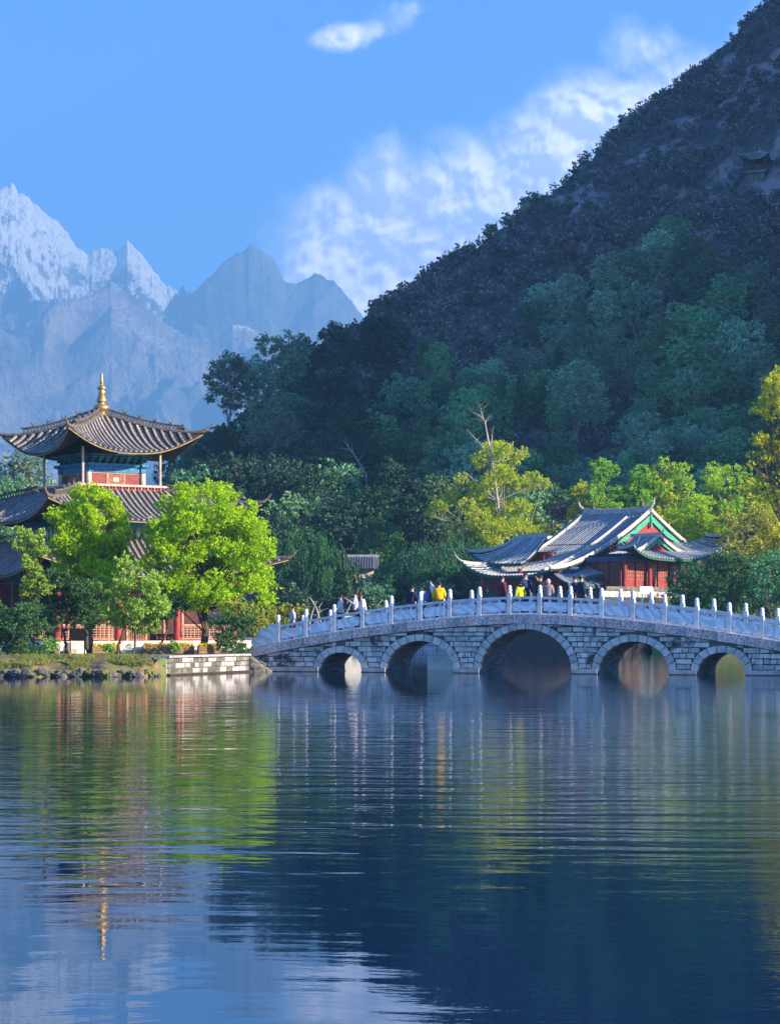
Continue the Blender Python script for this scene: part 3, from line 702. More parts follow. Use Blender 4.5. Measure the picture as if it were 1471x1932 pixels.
# balustrade
pitch = (tpx(1436)-tpx(523))/16; t_first = tpx(523)
pm = MB(); pm.box(-0.085, 0.085, -0.085, 0.085, -0.06, 0.86)
pm.lathe([(0.05,0.86),(0.10,0.88),(0.105,0.92),(0.075,0.95),(0.10,0.99),(0.105,1.03),(0.07,1.06),(0.085,1.10),(0.09,1.14),(0.06,1.19),(0.02,1.215)], n=10)
pmesh = pm.mesh('balustrade_post', MT['marble'])
def rrect(w, h, r, k=4):
    out = []
    for cx, cy, a0 in ((w/2-r,h/2-r,0),(-w/2+r,h/2-r,90),(-w/2+r,-h/2+r,180),(w/2-r,-h/2+r,270)):
        for i in range(k+1):
            a = radians(a0+90*i/k); out.append((cx+r*cos(a), cy+r*sin(a)))
    return out
for side, nn_ in (('front', 0.10), ('rear', BW-0.10)):
    for i in range(0, 24):
        t = t_first+pitch*i
        if t > T1: break
        p = link('balustrade_post', pmesh, bridge, (t, nn_, top(t)))
        if t+pitch > T1: break
        a, b = t+0.085, t+pitch-0.085; A_, B_ = top(a), top(b)
        def seg(mb, z0, z1, hw, a=a, b=b, A_=A_, B_=B_, nn_=nn_):
            mb.hexa([(a,nn_-hw,A_+z0),(b,nn_-hw,B_+z0),(b,nn_+hw,B_+z0),(a,nn_+hw,A_+z0),(a,nn_-hw,A_+z1),(b,nn_-hw,B_+z1),(b,nn_+hw,B_+z1),(a,nn_+hw,A_+z1)])
        mb = MB(); seg(mb, 0.64, 0.74, 0.07); mb.build('handrail', MT['marble'], bridge)
        mb = MB(); seg(mb, 0.0, 0.07, 0.07); mb.build('lower_rail', MT['marble'], bridge)
        mid = (a+b)/2; sl = (B_-A_)/(b-a); zm = (A_+B_)/2+0.335; L = b-a
        mb = MB(); mb.prism(rrect(L*0.86, 0.38, 0.08), -0.04, 0.04, lambda p_, q_, r_: (mid+p_, nn_+r_, zm+q_+sl*p_)); mb.build('balustrade_panel', MT['panel'], bridge)
        mb = MB()
        for fx in (-0.2, 0.2):
            for z0, z1 in ((0.07, 0.14), (0.53, 0.64)):
                c = mid+fx*L; zz = (A_+B_)/2+sl*fx*L
                mb.box(c-0.05, c+0.05, nn_-0.03, nn_+0.03, zz+z0-0.005, zz+z1+0.005)
        for sx in (-1, 1):
            c = mid+sx*L*0.475; mb.box(c-0.03, c+0.03, nn_-0.025, nn_+0.025, zm-0.05+sl*sx*L*0.475, zm+0.05+sl*sx*L*0.475)
        mb.build('panel_bracket', MT['marble'], bridge)
    # cloud shaped drum stone at the foot of the balustrade
    t = t_first-0.09; zt0 = top(t)
    poly = [(0,0.02),(0,0.80)]+[(-0.22+0.20*cos(a), 0.66+0.22*sin(a)) for a in (1.2,1.8,2.5)]+[(-0.62+0.30*cos(a), 0.50+0.28*sin(a)) for a in (1.0,1.5,2.1,2.8,3.3)]+[(-1.0+0.2*cos(a), 0.22+0.2*sin(a)) for a in (1.5,2.1,2.8,3.4,4.1,4.7)]
    mb = MB(); mb.prism([(p_, q_-0.02) for p_, q_ in poly][::-1], -0.05, 0.05, lambda p_, q_, r_: (t+p_, nn_+r_, zt0+q_+0.093*p_*1.6)); mb.build('drum_stone', MT['panel'], bridge)
mb = MB(); mb.box(T0-1.2, T0+0.2, -0.1, BW+0.1, -0.9, top(T0)-0.40); mb.build('abutment', MT['brick'], bridge)
# ------------------------------------------------------------------ roofs with tile rows
def roof_rows(parent, Pf, us, vrange, mat, w=0.075, seg=7, stuff=False, name='tile_row'):
    """Pf(u, v) -> point; one half round row of cover tiles per u, from v0 to v1, with tile laps"""
    all_ = MB()
    for u in us:
        v0, v1 = vrange(u)
        if v1-v0 < 0.05: continue
        mb = all_ if stuff else MB(); n = max(2, int(seg*(v1-v0)+0.99)); pts = [Vector(Pf(u, v0+(v1-v0)*i/n)) for i in range(n+1)]
        d0 = (Vector(Pf(u+0.01, (v0+v1)/2))-Vector(Pf(u-0.01, (v0+v1)/2))).normalized()
        vs, fs = [], []
        for i, p_ in enumerate(pts):
            tg = (pts[min(i+1, n)]-pts[max(i-1, 0)]).normalized(); nm = d0.cross(tg).normalized()
            if nm.z < 0: nm = -nm
            k = 1.0+0.12*(i % 2)
            vs += [p_-d0*w*k-nm*0.02, p_-d0*w*0.6*k+nm*w*0.9, p_+d0*w*0.6*k+nm*w*0.9, p_+d0*w*k-nm*0.02]
        for i in range(n):
            for k in range(3): fs.append((i*4+k, i*4+k+1, i*4+k+5, i*4+k+4))
        fs += [(3,2,1,0), (n*4, n*4+1, n*4+2, n*4+3)]
        mb.add(vs, fs)
        if not stuff: mb.build(name, mat, parent)
    if stuff and all_.v:
        o = all_.build('tile_rows', mat, parent); o['kind'] = 'stuff'
def roof_bed(mb, Pf, u0, u1, vrange, nu=24, nv=8, th=0.14):
    vs, fs = [], []
    for i in range(nu+1):
        u = u0+(u1-u0)*i/nu; v0, v1 = vrange(u)
        for j in range(nv+1):
            p_ = Pf(u, v0+(v1-v0)*j/nv); vs.append(p_)
    m_ = len(vs); vs += [(p_[0], p_[1], p_[2]-th) for p_ in vs[:m_]]
    for i in range(nu):
        for j in range(nv):
            a = i*(nv+1)+j; q = (a, a+1, a+nv+2, a+nv+1); fs.append(q); fs.append(tuple(m_+x for x in q[::-1]))
    for i in range(nu):
        a = i*(nv+1)+nv; fs.append((a, a+m_, a+nv+1+m_, a+nv+1))
        a = i*(nv+1); fs.append((a, a+nv+1, a+nv+1+m_, a+m_))
    for j in range(nv):
        a = j; fs.append((a, a+m_, a+1+m_, a+1)); a = nu*(nv+1)+j; fs.append((a, a+1, a+1+m_, a+m_))
    mb.add(vs, fs)
def hip_roof(root, ai, zi, ao, zm, up, ext, pitch, mats, open_ridge=True, front=(0, 3), figures=4, seg=8, edge=None, horn=0.5, gp=1.45):
    """square curved roof: ai, ao = inner and outer half width, zi and zm = heights there, up = lift of the corners"""
    tile, bed, rid, soff, eave = mats
    roof = MB()
    def Pk(k):
        R = Matrix.Rotation(k*pi/2, 4, 'Z')
        def P_(u, v):       # u = x along the eave in -ao..ao
            a = ai+(ao-ai)*v; f = min(1, abs(u)/a) if a > 1e-6 else 1
            z = zm+(zi-zm)*max(0,1-v)**gp + up*f**2.6*v**0.8
            k_ = 1+ext*f**4*v*v
            return tuple(R @ Vector((u*k_, -a*k_, z)))
        return P_
    vr = lambda u: (max(0.0, (abs(u)-ai)/(ao-ai)), 1.0)
    for k in range(4): roof_bed(roof, Pk(k), -ao*0.9999, ao*0.9999, vr, 28, 7, 0.13)
    r = roof.build('roof', bed, root)
    n = int(2*ao/pitch); us = [(-n/2+0.5+i)*pitch for i in range(n)]
    for k in range(4):
        roof_rows(r, Pk(k), us, vr, tile, seg=seg, stuff=(k not in front), w=pitch*0.27)
    # eave board with tile ends
    for k in range(4):
        P_ = Pk(k); mb = MB(); pts = [Vector(P_(-ao+2*ao*i/26, 1.0))-Vector((0,0,0.10)) for i in range(27)]
        mb.tube(pts, 0.034, 5, False); mb.build('eave_board', eave, r)
    # hip ridges
    for k in range(4):
        P_ = Pk(k); mb = MB(); N_ = 15
        def H(v, dz): q = Vector(P_(ai+(ao-ai)*v if ai+(ao-ai)*v > 0 else 0.0, v)); return q+Vector((0,0,dz))
        base = [H(i/N_, 0.05) for i in range(N_+1)]
        out = (base[-1]-base[-3]); out.z = 0; out.normalize()
        horn_pts = [base[-1]+out*horn*q+Vector((0,0,horn*0.85*q**1.6)) for q in (0.3, 0.6, 0.85, 1.0)]
        mb.tube(base+horn_pts, [0.10]*(N_+1)+[0.09, 0.065, 0.045, 0.02], 6)
        topl = [H(i/N_, 0.36) for i in range(N_-2)]
        mb.tube(topl+[topl[-1]+out*0.18+Vector((0,0,0.05))], [0.055]*(N_-2)+[0.05], 5)
        if open_ridge:
            for i in range((N_-2)*2-2):
                v = (i+0.5)/(2*N_); mb.bar(H(v, 0.10), H(v+0.5/N_, 0.34), 0.04, 0.04); mb.bar(H(v, 0.34), H(v+0.5/N_, 0.10), 0.04, 0.04)
        mb.build('hip_ridge', rid, r)
        for q in range(figures):
            c = H(0.25+q*0.155, 0.40); mb = MB()
            mb.blobm(c+Vector((0,0,0.05)), (0.09,0.07,0.07), q, 6, 4); mb.blobm(c+out*0.09+Vector((0,0,0.15)), (0.045,0.045,0.05), q+9, 6, 4)
            mb.bar(c-out*0.08+Vector((0,0,0.06)), c-out*0.18+Vector((0,0,0.18)), 0.04, 0.03); mb.build('ridge_figure', MT['ridgedark'], r)
    return r, Pk
def face_pt(k, x, d, z):
    R = Matrix.Rotation(k*pi/2, 4, 'Z'); return R @ Vector((x, -d, z))
def side_box(mb, k, x0, x1, d0, d1, z0, z1):
    c = [face_pt(k, x, d, z) for z in (z0, z1) for x, d in ((x0,d1),(x1,d1),(x1,d0),(x0,d0))]
    mb.hexa(c)
# ------------------------------------------------------------------ pagoda
PD = 125.0; pag = empty('pagoda', (xat(192, PD), PD, 0), radians(34.2), 'three tiered wooden pagoda with grey upturned tile roofs and a gold spire', 'pagoda')
Zp = lambda py: zat(py, PD)
mats = (MT['tile'], MT['tiledark'], MT['ridgedark'], MT['dark'], MT['ochre'])
up_r, _ = hip_roof(pag, 0.05, Zp(783), 3.55, Zp(860), 1.12, 0.09, 0.295, mats, True, (0, 3), 4)
mid_r, _ = hip_roof(pag, 2.5, Zp(930), 5.55, Zp(990), 1.05, 0.10, 0.32, mats, True, (0, 3), 3)
low_r, _ = hip_roof(pag, 3.7, Zp(1024), 6.45, Zp(1090), 0.95, 0.10, 0.34, mats, False, (0, 3), 2)
sp = MB(); s0 = Zp(783)
prof = [(0.12,0),(0.30,0.05),(0.16,0.18),(0.36,0.30),(0.44,0.42),(0.36,0.56),(0.15,0.66),(0.25,0.72),(0.27,0.80),(0.15,1.18),(0.22,1.26),(0.10,1.32),(0.23,1.42),(0.24,1.50),(0.10,1.60),(0.06,1.66),(0.11,1.74),(0.11,1.80),(0.05,1.86),(0.10,1.93),(0.05,2.0),(0.085,2.06),(0.03,2.10),(0.09,2.17),(0.02,2.26)]
sp.lathe(prof, (0,0,s0-0.05), 16); sp.build('spire', MT['gold'], pag)
def storey(zf, zt, ac, acol, npan, door=True, colmat='cream', nbr=7, beam=0.5, rowp=None, white=False, vcol=None, dk=False):
    """core walls, corner columns, panels, painted beam and bracket sets between zf and zt"""
    mb = MB(); mb.box(-ac+0.12, ac-0.12, -ac+0.12, ac-0.12, zf, zt+0.3); mb.build('wall', MT['darkred'], pag)
    for k in (0, 3, 1, 2):
        vis = k in (0, 3)
        wpan = 2*(ac-0.15)/npan
        if vis:
            for i in range(npan):
                x0 = -ac+0.15+i*wpan; mb = MB()
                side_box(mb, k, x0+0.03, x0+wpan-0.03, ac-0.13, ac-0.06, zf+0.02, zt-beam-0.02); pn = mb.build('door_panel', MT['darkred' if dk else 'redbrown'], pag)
                mb = MB()
                for a, b in ((x0, x0+0.06), (x0+wpan-0.06, x0+wpan)): side_box(mb, k, a, b, ac-0.09, ac-0.02, zf, zt-beam)
                side_box(mb, k, x0, x0+wpan, ac-0.09, ac-0.025, zt-beam-0.07, zt-beam-0.01); mb.build('panel_frame', MT['lattice'], pn)
                if i == npan//2 and door:
                    mb = MB(); cx_ = x0+wpan/2
                    for q in range(9): xx = x0+0.08+(wpan-0.16)*(q+0.5)/9; side_box(mb, k, xx-0.012, xx+0.012, ac-0.06, ac-0.035, zf+0.03, zt-beam-0.08)
                    for q in range(8): zz = zf+0.06+(zt-beam-zf-0.16)*(q+0.5)/8; side_box(mb, k, x0+0.07, x0+wpan-0.07, ac-0.058, ac-0.04, zz-0.012, zz+0.012)
                    mb.build('lattice', MT['lattice'], pn)
                    mb = MB(); zc_ = (zf+zt-beam)/2; side_box(mb, k, cx_-0.17, cx_+0.17, ac-0.034, ac-0.02, zc_-0.11, zc_+0.11); mb.build('plaque', MT['cream'], pn)
        mb = MB(); side_box(mb, k, -ac-0.12, ac+0.12, ac-0.22, ac+0.02, zt-beam, zt-beam*0.42); mb.build('painted_beam', MT['bluebeam'], pag)
        mb = MB(); side_box(mb, k, -ac-0.3, ac+0.3, ac-0.26, ac+0.14, zt-beam*0.40, zt-beam*0.12); mb.build('upper_beam', MT['bluebeam'], pag)
        c = face_pt(k, ac, ac, 0); mb = MB(); mb.lathe([(0.15,zf),(0.16,zf+0.3),(0.15,zt-beam)], (c.x*0.97,c.y*0.97,0), 12); mb.build('corner_column', MT[colmat], pag)
        for i in range(nbr):
            x = -ac+2*ac*(i+0.5)/nbr; mb = MB()
            for q in range(4):
                side_box(mb, k, x-0.05-0.045*q, x+0.05+0.045*q, ac-0.1, ac+0.10+0.14*q, zt-0.05+0.12*q, zt+0.045+0.12*q)
            mb.build('bracket_set', MT['bracket'], pag)
storey(Zp(921), Zp(876), 1.62, 2.2, 3, True, 'cream', 8, 0.52)
# veranda posts, balustrade and cornice of the upper storey
for k in range(4):
    c = face_pt(k, 2.24, 2.24, 0); mb = MB(); mb.lathe([(0.075,Zp(930)),(0.07,Zp(850))], (c.x,c.y,0), 8); mb.build('veranda_post', MT['pinkstone'], pag)
    mb = MB(); side_box(mb, k, -2.5, 2.5, 2.38, 2.52, Zp(922.5), Zp(918.5)); mb.build('balcony_rail', MT['pinkstone'], pag)
    mb = MB(); side_box(mb, k, -2.5, 2.5, 2.36, 2.50, Zp(936), Zp(930)); mb.build('balcony_base', MT['pinkstone'], pag)
    mb = MB(); side_box(mb, k, -2.62, 2.62, 2.1, 2.62, Zp(943), Zp(936)+0.003); mb.build('balcony_cornice', MT['cream'], pag)
    if k in (0, 3):
        for i in range(26):
            x = -2.45+4.9*(i+0.5)/26; mb = MB(); side_box(mb, k, x-0.035, x+0.035, 2.41, 2.48, Zp(930)-0.01, Zp(922.5)+0.01); mb.build('baluster', MT['redwood'] if i % 2 else MT['lattice'], pag)
mb = MB(); mb.box(-2.3, 2.3, -2.3, 2.3, Zp(960), Zp(924)); mb.build('floor', MT['redwood'], pag)
storey(Zp(1024), Zp(985), 3.1, 3.5, 7, True, 'cream', 11, 0.45)
for k in (0, 3):                                      # white petal shaped openings under the middle roof
    mb = MB()
    for i in range(13):
        x = -2.9+5.8*(i+0.5)/13; a = face_pt(k, x, 3.14, Zp(1010)); mb.blobm(a, (0.15,0.06,0.26) if k == 0 else (0.06,0.15,0.26), i, 8, 6, 0.0)
    mb.build('petal_window', MT['marble'], pag)
    mb = MB(); side_box(mb, k, -3.7, 3.7, 3.1, 3.7, Zp(1032), Zp(1025)); mb.build('stone_cornice', MT['pinkstone'], pag)
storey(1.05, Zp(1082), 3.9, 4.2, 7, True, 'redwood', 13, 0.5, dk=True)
mb = MB(); mb.box(-5.75, 5.75, -5.75, 5.75, 0.4, 1.22); podium = mb.build('podium', MT['plaster'], pag)
for k in (0, 3):
    for i in range(16):
        for j in range(2):
            x0 = -5.72+11.44*i/16; mb = MB(); side_box(mb, k, x0+0.015+j*0.2, min(x0+0.70+j*0.2, 5.72), 5.74, 5.80+0.01*rnd.random(), 0.76+j*0.22, 0.96+j*0.22); mb.build('podium_stone', MT['cornice'] if rnd.random() < .3 else MT['plaster'], podium)
for k in range(4):
    for f in (-1, -1/3, 1/3):
        c = face_pt(k, 5.05*f, 5.05, 0); mb = MB(); mb.lathe([(0.22,1.22),(0.24,1.35),(0.17,1.42),(0.165,Zp(1100)),(0.165,Zp(1083))], (c.x,c.y,0), 12); mb.build('outer_column', MT['redwood'], pag)
    mb = MB(); side_box(mb, k, -5.2, 5.2, 4.95, 5.15, Zp(1096), Zp(1086)); mb.build('outer_beam', MT['bluebeam'], pag)
    if k in (0, 3):
        for f in (-1, -1/3, 1/3):
            if k == 0 and f == -1/3: continue          # way in
            x0, x1 = 5.05*f+0.25, 5.05*(f+2/3)-0.25; mb = MB()
            side_box(mb, k, x0, x1, 5.0, 5.1, 1.98, 2.06); side_box(mb, k, x0, x1, 5.0, 5.1, 1.28, 1.35)
            nx_ = 13
            for j in range(nx_):
                xx = x0+(x1-x0)*(j+0.5)/nx_; zz = 1.35+0.16*(j % 2)
                side_box(mb, k, xx-0.022, xx+0.022, 5.02, 5.08, 1.35, 1.98)
            for j in range(5):
                zz = 1.35+0.63*(j+0.5)/5; side_box(mb, k, x0, x1, 5.025, 5.075, zz-0.018, zz+0.018)
            mb.build('lattice_railing', MT['lattice'], pag)
mb = MB()
for i in range(4): side_box(mb, 0, -1.5, 1.5, 5.75+0.3*i, 6.1+0.3*i, 0.5, 1.10-0.16*i)
mb.build('stone_steps', MT['plaster'], pag)
for px in ():
    pass
# ------------------------------------------------------------------ red hall
HD = 203.0; hall = empty('temple_hall', (xat(1220, HD), HD, 0), radians(43), 'red timber temple hall with blue grey tile roof and green gables behind the bridge', 'temple hall')
mh = (MT['tilehall'], MT['tiledark'])
def prof_h(x, z1=6.2, L=13.0): s_ = min(1, max(0, abs(x)/L)); return z1+(11.75-z1)*max(0,1-s_)**1.5
def left_P(u, v):        # u = y along the eave, v = 0 ridge .. 1 eave
    L = 13.0; x = -L*v; y = u
    f = min(1, abs(u-3.7)/4.4); z = prof_h(x)+(1.25 if u > 3.7 else 0.55)*f**4*v**3
    y2 = u+(0.9*f**3*v**4)*(1 if u > 3.7 else -1)
    return (x-0.35*f**3*v**3, y2, z)
hr = MB(); vr1 = lambda u: (0.0, 1.0)
roof_bed(hr, left_P, -0.55, 8.0, vr1, 18, 14, 0.16)
def right_P(u, v): return (5.2*v, u, prof_h(5.2*v))
roof_bed(hr, right_P, -0.55, 7.4, vr1, 4, 8, 0.16)
def fskirt_P(u, v):      # u = x, v = 0 at the gable foot, 1 at the front eave
    zi = min(9.15, prof_h(min(u, 0))-0.55) if u < 0 else 9.15
    k = max(0, min(1, (u+11)/6.5)); drop = 1.25*k*(1-max(0,1-v)**1.4)
    f = max(0, (u-1.5)/5.7); z = zi-drop+1.55*f**3.2*v**1.1+(0.75*f**4)
    return (u+0.5*f**4*v, -0.55-2.9*v*(0.35+0.65*k)-0.5*f**4*v, z)
roof_bed(hr, fskirt_P, -10.8, 7.2, vr1, 26, 6, 0.14)
def bskirt_P(u, v):
    f = min(1, max(0, (-u-3.0)/4.9))
    return (u-3.0*v*f**2, 7.5+3.0*v, 9.55-1.9*(1-max(0,1-v)**1.4)+0.9*f**3*v**1.4)
def wing_P(u, v):        # left facing hip of the rear wing, standing above the long slope
    y = 4.2+u*(3.3+3.0*v); return (-7.9-3.0*v, y, 9.55-2.3*(1-max(0,1-v)**1.4)+1.1*u**4*v**1.4)
roof_bed(hr, wing_P, 0.0, 1.0, vr1, 12, 6, 0.14)
roof_bed(hr, bskirt_P, -7.9, 6.0, vr1, 20, 6, 0.14)
def rskirt_P(u, v):
    f = min(1, abs(u-3.5)/5.0); return (5.2+2.4*v, u, 9.15-1.1*(1-max(0,1-v)**1.4)+1.2*f**3*v)
roof_bed(hr, rskirt_P, -0.8, 7.6, vr1, 12, 5, 0.14)
LX, LY = -3.9, -4.6      # porch gable centre
def porch_l(u, v):
    return (LX-3.5*v, u, 9.45-1.75*(1-max(0,1-v)**1.3)+0.25*v*v)
def porch_r(u, v): return (LX+3.5*v, u, 9.45-1.75*(1-max(0,1-v)**1.3)+0.25*v*v)
roof_bed(hr, porch_l, LY-0.15, -2.0, vr1, 3, 6, 0.10); roof_bed(hr, porch_r, LY-0.15, -2.0, vr1, 3, 6, 0.10)
def pskirt_P(u, v):
    f = min(1, abs(u-LX)/5.2); z = 8.15-0.62*(1-max(0,1-v)**1.4)+0.85*f**4*v+0.12*f
    return (u+0.35*f**4*v*(1 if u > LX else -1), LY-0.1-1.7*v-0.4*f**4*v, z)
roof_bed(hr, pskirt_P, LX-5.2, LX+5.2, vr1, 22, 5, 0.12)
def lean_P(u, v): return (u, -0.9-1.6*v, 6.25-0.95*(1-max(0,1-v)**1.3)+0.18*((u+10.2)/2.2)**2*v)
roof_bed(hr, lean_P, -12.6, -7.9, vr1, 10, 4, 0.10)
hroof = hr.build('roof', MT['tiledark'], hall)
def rng_(a, b, st): n_ = int((b-a)/st); return [a+st*(i+0.5) for i in range(n_)]
roof_rows(hroof, left_P, rng_(-0.55, 8.0, 0.34), vr1, MT['tilehall'], 0.088, 18)
roof_rows(hroof, fskirt_P, rng_(-10.8, 7.2, 0.34), vr1, MT['tilehall'], 0.10, 6)
roof_rows(hroof, pskirt_P, rng_(LX-5.2, LX+5.2, 0.34), vr1, MT['tilehall'], 0.10, 5)
roof_rows(hroof, wing_P, rng_(0, 1, 0.068), vr1, MT['tilehall'], 0.09, 6)
roof_rows(hroof, bskirt_P, rng_(-7.9, 6, 0.34), vr1, MT['tilehall'], 0.10, 6)
roof_rows(hroof, lean_P, rng_(-12.6, -7.9, 0.32), vr1, MT['tilehall'], 0.09, 4)
roof_rows(hroof, porch_l, rng_(LY-0.15, -2.0, 0.33), vr1, MT['tilehall'], 0.09, 5)
roof_rows(hroof, right_P, rng_(-0.55, 7.4, 0.34), vr1, MT['tilehall'], 0.10, 8, stuff=True)
roof_rows(hroof, porch_r, rng_(LY-0.15, -2.0, 0.33), vr1, MT['tilehall'], 0.09, 5, stuff=True)
def ridge_line(pts, r=0.14, hgt=0.28, horn=None, mat='ridge', name='ridge'):
    r *= 0.75; hgt *= 0.8
    mb = MB(); pts = [Vector(p_) for p_ in pts]
    for a, b in zip(pts[:-1], pts[1:]): mb.bar(a+Vector((0,0,hgt/2)), b+Vector((0,0,hgt/2)), r*1.5, hgt)
    mb.tube([p_+Vector((0,0,hgt+0.03)) for p_ in pts], r*0.8, 6)
    if horn:
        d = (pts[-1]-pts[-2]); d.z = 0; d.normalize(); b = pts[-1]+Vector((0,0,hgt))
        mb.tube([b, b+d*horn*0.35+Vector((0,0,horn*0.12)), b+d*horn*0.7+Vector((0,0,horn*0.42)), b+d*horn*0.9+Vector((0,0,horn*0.85))], [r*0.9, r*0.8, r*0.5, r*0.2], 6)
    mb.build(name, MT[mat], hroof)
L2 = lambda u, n_=14: [left_P(u, i/n_) for i in range(n_+1)]
ridge_line([(0,-0.4,11.85),(0,2,11.72),(0,5,11.72),(0,7.3,11.9)], 0.16, 0.42)
mb = MB(); mb.tube([(0,-0.4,12.2),(0,-0.75,12.5),(0,-0.85,12.95)], [0.16,0.12,0.04], 6); mb.build('ridge_horn', MT['ridge'], hroof)
mb = MB(); mb.tube([(0,7.3,12.2),(0,7.7,12.5),(0,7.85,12.95)], [0.16,0.12,0.04], 6); mb.build('ridge_horn', MT['ridge'], hroof)
for yy in (0.6, 6.2):
    mb = MB(); mb.blobm((0,yy,12.35), (0.14,0.2,0.24), 3, 6, 5); mb.tube([(0,yy,12.4),(0.02,yy-0.1,12.8),(0,yy+0.12,13.05)], [0.12,0.08,0.03], 5); mb.build('ridge_figure', MT['ridgedark'], hroof)
ridge_line([left_P(-0.42, 0.02+0.98*i/14) for i in range(15)], 0.15, 0.30, 0.4); ridge_line([left_P(1.5, i/14*0.86) for i in range(15)], 0.11, 0.24)
ridge_line([left_P(7.0, i/14*0.80) for i in range(15)], 0.13, 0.28); ridge_line([left_P(7.95, 0.6+0.4*i/8) for i in range(9)], 0.12, 0.22, 1.0)
ridge_line([(x, -0.45, prof_h(x)) for x in np.linspace(0, 5.2, 9)], 0.15, 0.30, 0.3)
ridge_line([fskirt_P(7.15, i/6) for i in range(7)], 0.11, 0.2, 1.2); ridge_line([wing_P(1.0, i/6) for i in range(7)], 0.11, 0.2, 0.9)
ridge_line([(-7.9+i*0.6, 7.5, 9.55) for i in range(8)], 0.12, 0.22, None); ridge_line([(-7.9, 7.5, 9.55), (-7.9, 4.2, 9.55)], 0.12, 0.22, 0.5)
ridge_line([porch_l(LY-0.1, i/7) for i in range(8)], 0.12, 0.24, 0.3); ridge_line([porch_r(LY-0.1, i/7) for i in range(8)], 0.12, 0.24, 0.3)
ridge_line([(LX, -1.6, 9.45), (LX, LY-0.2, 9.5)], 0.12, 0.22, 0.5)
for s_ in (-1, 1): ridge_line([pskirt_P(LX+s_*5.15, i/5) for i in range(6)], 0.10, 0.18, 0.8)
# eave boards in green
def eaveb(P_, a, b, n_=18, end=1.0):
    mb = MB()
    pts = [Vector(P_(a+(b-a)*i/n_, end))-Vector((0,0,0.14)) for i in range(n_+1)]
    for p_, q_ in zip(pts[:-1], pts[1:]): mb.bar(p_, q_, 0.12, 0.16)
    mb.build('eave_board', MT['darkgreen'], hroof)
eaveb(left_P, -0.55, 8.0); eaveb(fskirt_P, -10.8, 7.2); eaveb(pskirt_P, LX-5.2, LX+5.2); eaveb(wing_P, 0.0, 1.0); eaveb(bskirt_P, -7.9, 6); eaveb(lean_P, -12.6, -7.9)
# gables: green bargeboards over a dark red field
def gable(cx_, y, zt, hw, zb_, bw_, off):
    mb = MB(); mb.prism([(-hw,zb_),(hw,zb_),(0,zt-0.25)], y+0.25, y+0.32, lambda p_, q_, r_: (cx_+p_, r_, q_)); mb.build('gable_field', MT['redwood'], hall)
    for s_ in (-1, 1):
        mb = MB(); c = [(0,zt),(s_*hw*0.5,zt-(zt-zb_)*0.58),(s_*hw*1.02,zb_+0.05),(s_*hw*0.98,zb_-bw_*0.5),(s_*hw*0.5,zt-(zt-zb_)*0.58-bw_*1.15),(0,zt-bw_*1.5)]
        if s_ < 0: c = c[::-1]
        mb.prism(c[::-1], y+off, y+off+0.09, lambda p_, q_, r_: (cx_+p_, r_, q_)); mb.build('bargeboard', MT['greenpaint'], hall)
    mb = MB(); mb.tube([(cx_,y+off-0.02,zt-0.1),(cx_,y+off-0.03,zt-bw_*1.3)], [0.10,0.16], 6); mb.tube([(cx_,y+off-0.03,zt-bw_*1.3),(cx_,y+off-0.03,zt-bw_*2.1),(cx_,y+off-0.03,zt-bw_*2.9)], [0.17,0.10,0.15], 6); mb.build('gable_pendant', MT['greenpaint'], hall)
gable(0, -0.5, 11.65, 4.3, 9.05, 0.42, 0.06)
gable(LX, LY-0.1, 9.35, 2.6, 8.1, 0.24, 0.06)
# body
fl = 4.9
mb = MB(); mb.box(-11.4, 5.0, 0.0, 7.6, fl, 6.6); mb.box(-5, 4.6, 0.2, 7.2, 6.5, 9.0); mb.box(-8.1, 4.0, 4.4, 7.3, 6.5, 8.3); mb.build('wall', MT['redwood'], hall)
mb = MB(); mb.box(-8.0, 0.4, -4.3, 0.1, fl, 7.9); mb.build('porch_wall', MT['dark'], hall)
for i in range(6):                                    # lattice doors of the porch front
    x0 = -8.0+8.4*i/6; mb = MB(); mb.box(x0+0.08, x0+1.32, -4.42, -4.34, fl, 7.3); d_ = mb.build('door_leaf', MT['redwood'] if i not in (2, 4) else MT['redbrown'], hall)
    mb = MB()
    for q in range(5): mb.box(x0+0.2+q*0.24, x0+0.24+q*0.24, -4.47, -4.42, fl+0.9, 7.1)
    for q in range(7): mb.box(x0+0.15, x0+1.25, -4.46, -4.43, fl+0.95+q*0.3, fl+0.98+q*0.3)
    mb.build('door_lattice', MT['cream'] if i in (2, 4, 5) else MT['lattice'], d_)
for i in range(3):
    y0 = -4.3+4.2*i/3; mb = MB(); mb.box(-8.10, -8.02, y0+0.08, y0+1.32, fl, 7.3); d_ = mb.build('window_leaf', MT['redwood'], hall)
    mb = MB()
    for q in range(5): mb.box(-8.14, -8.10, y0+0.2+q*0.24, y0+0.25+q*0.24, fl+1.0, 7.0)
    mb.build('window_lattice', MT['darkgreen'], d_)
for x, y in ((-8.3,-4.8),(-5.2,-4.8),(-2.2,-4.8),(0.9,-4.8),(-8.3,-0.8),(-11.6,-0.6),(-11.8,7.8),(-11.8,3.6),(5.2,-0.6)):
    mb = MB(); mb.lathe([(0.20,0),(0.18,7.9-fl if y < -2 else 1.9)], (x,y,fl), 10); mb.build('column', MT['redwood'], hall)
mb = MB(); mb.box(-8.5, 1.1, -4.95, -4.65, 7.3, 7.75); mb.box(-8.45, -8.15, -4.6, -0.5, 7.3, 7.7); mb.build('painted_beam', MT['hallbeam'], hall)
mb = MB(); mb.box(-11.6, -8.2, -0.7, -0.5, 6.2, 6.9); mb.build('beam', MT['hallbeam'], hall)
mb = MB(); mb.box(-11.9, -11.7, -0.5, 7.8, 6.0, 6.5); mb.build('beam', MT['hallbeam'], hall)
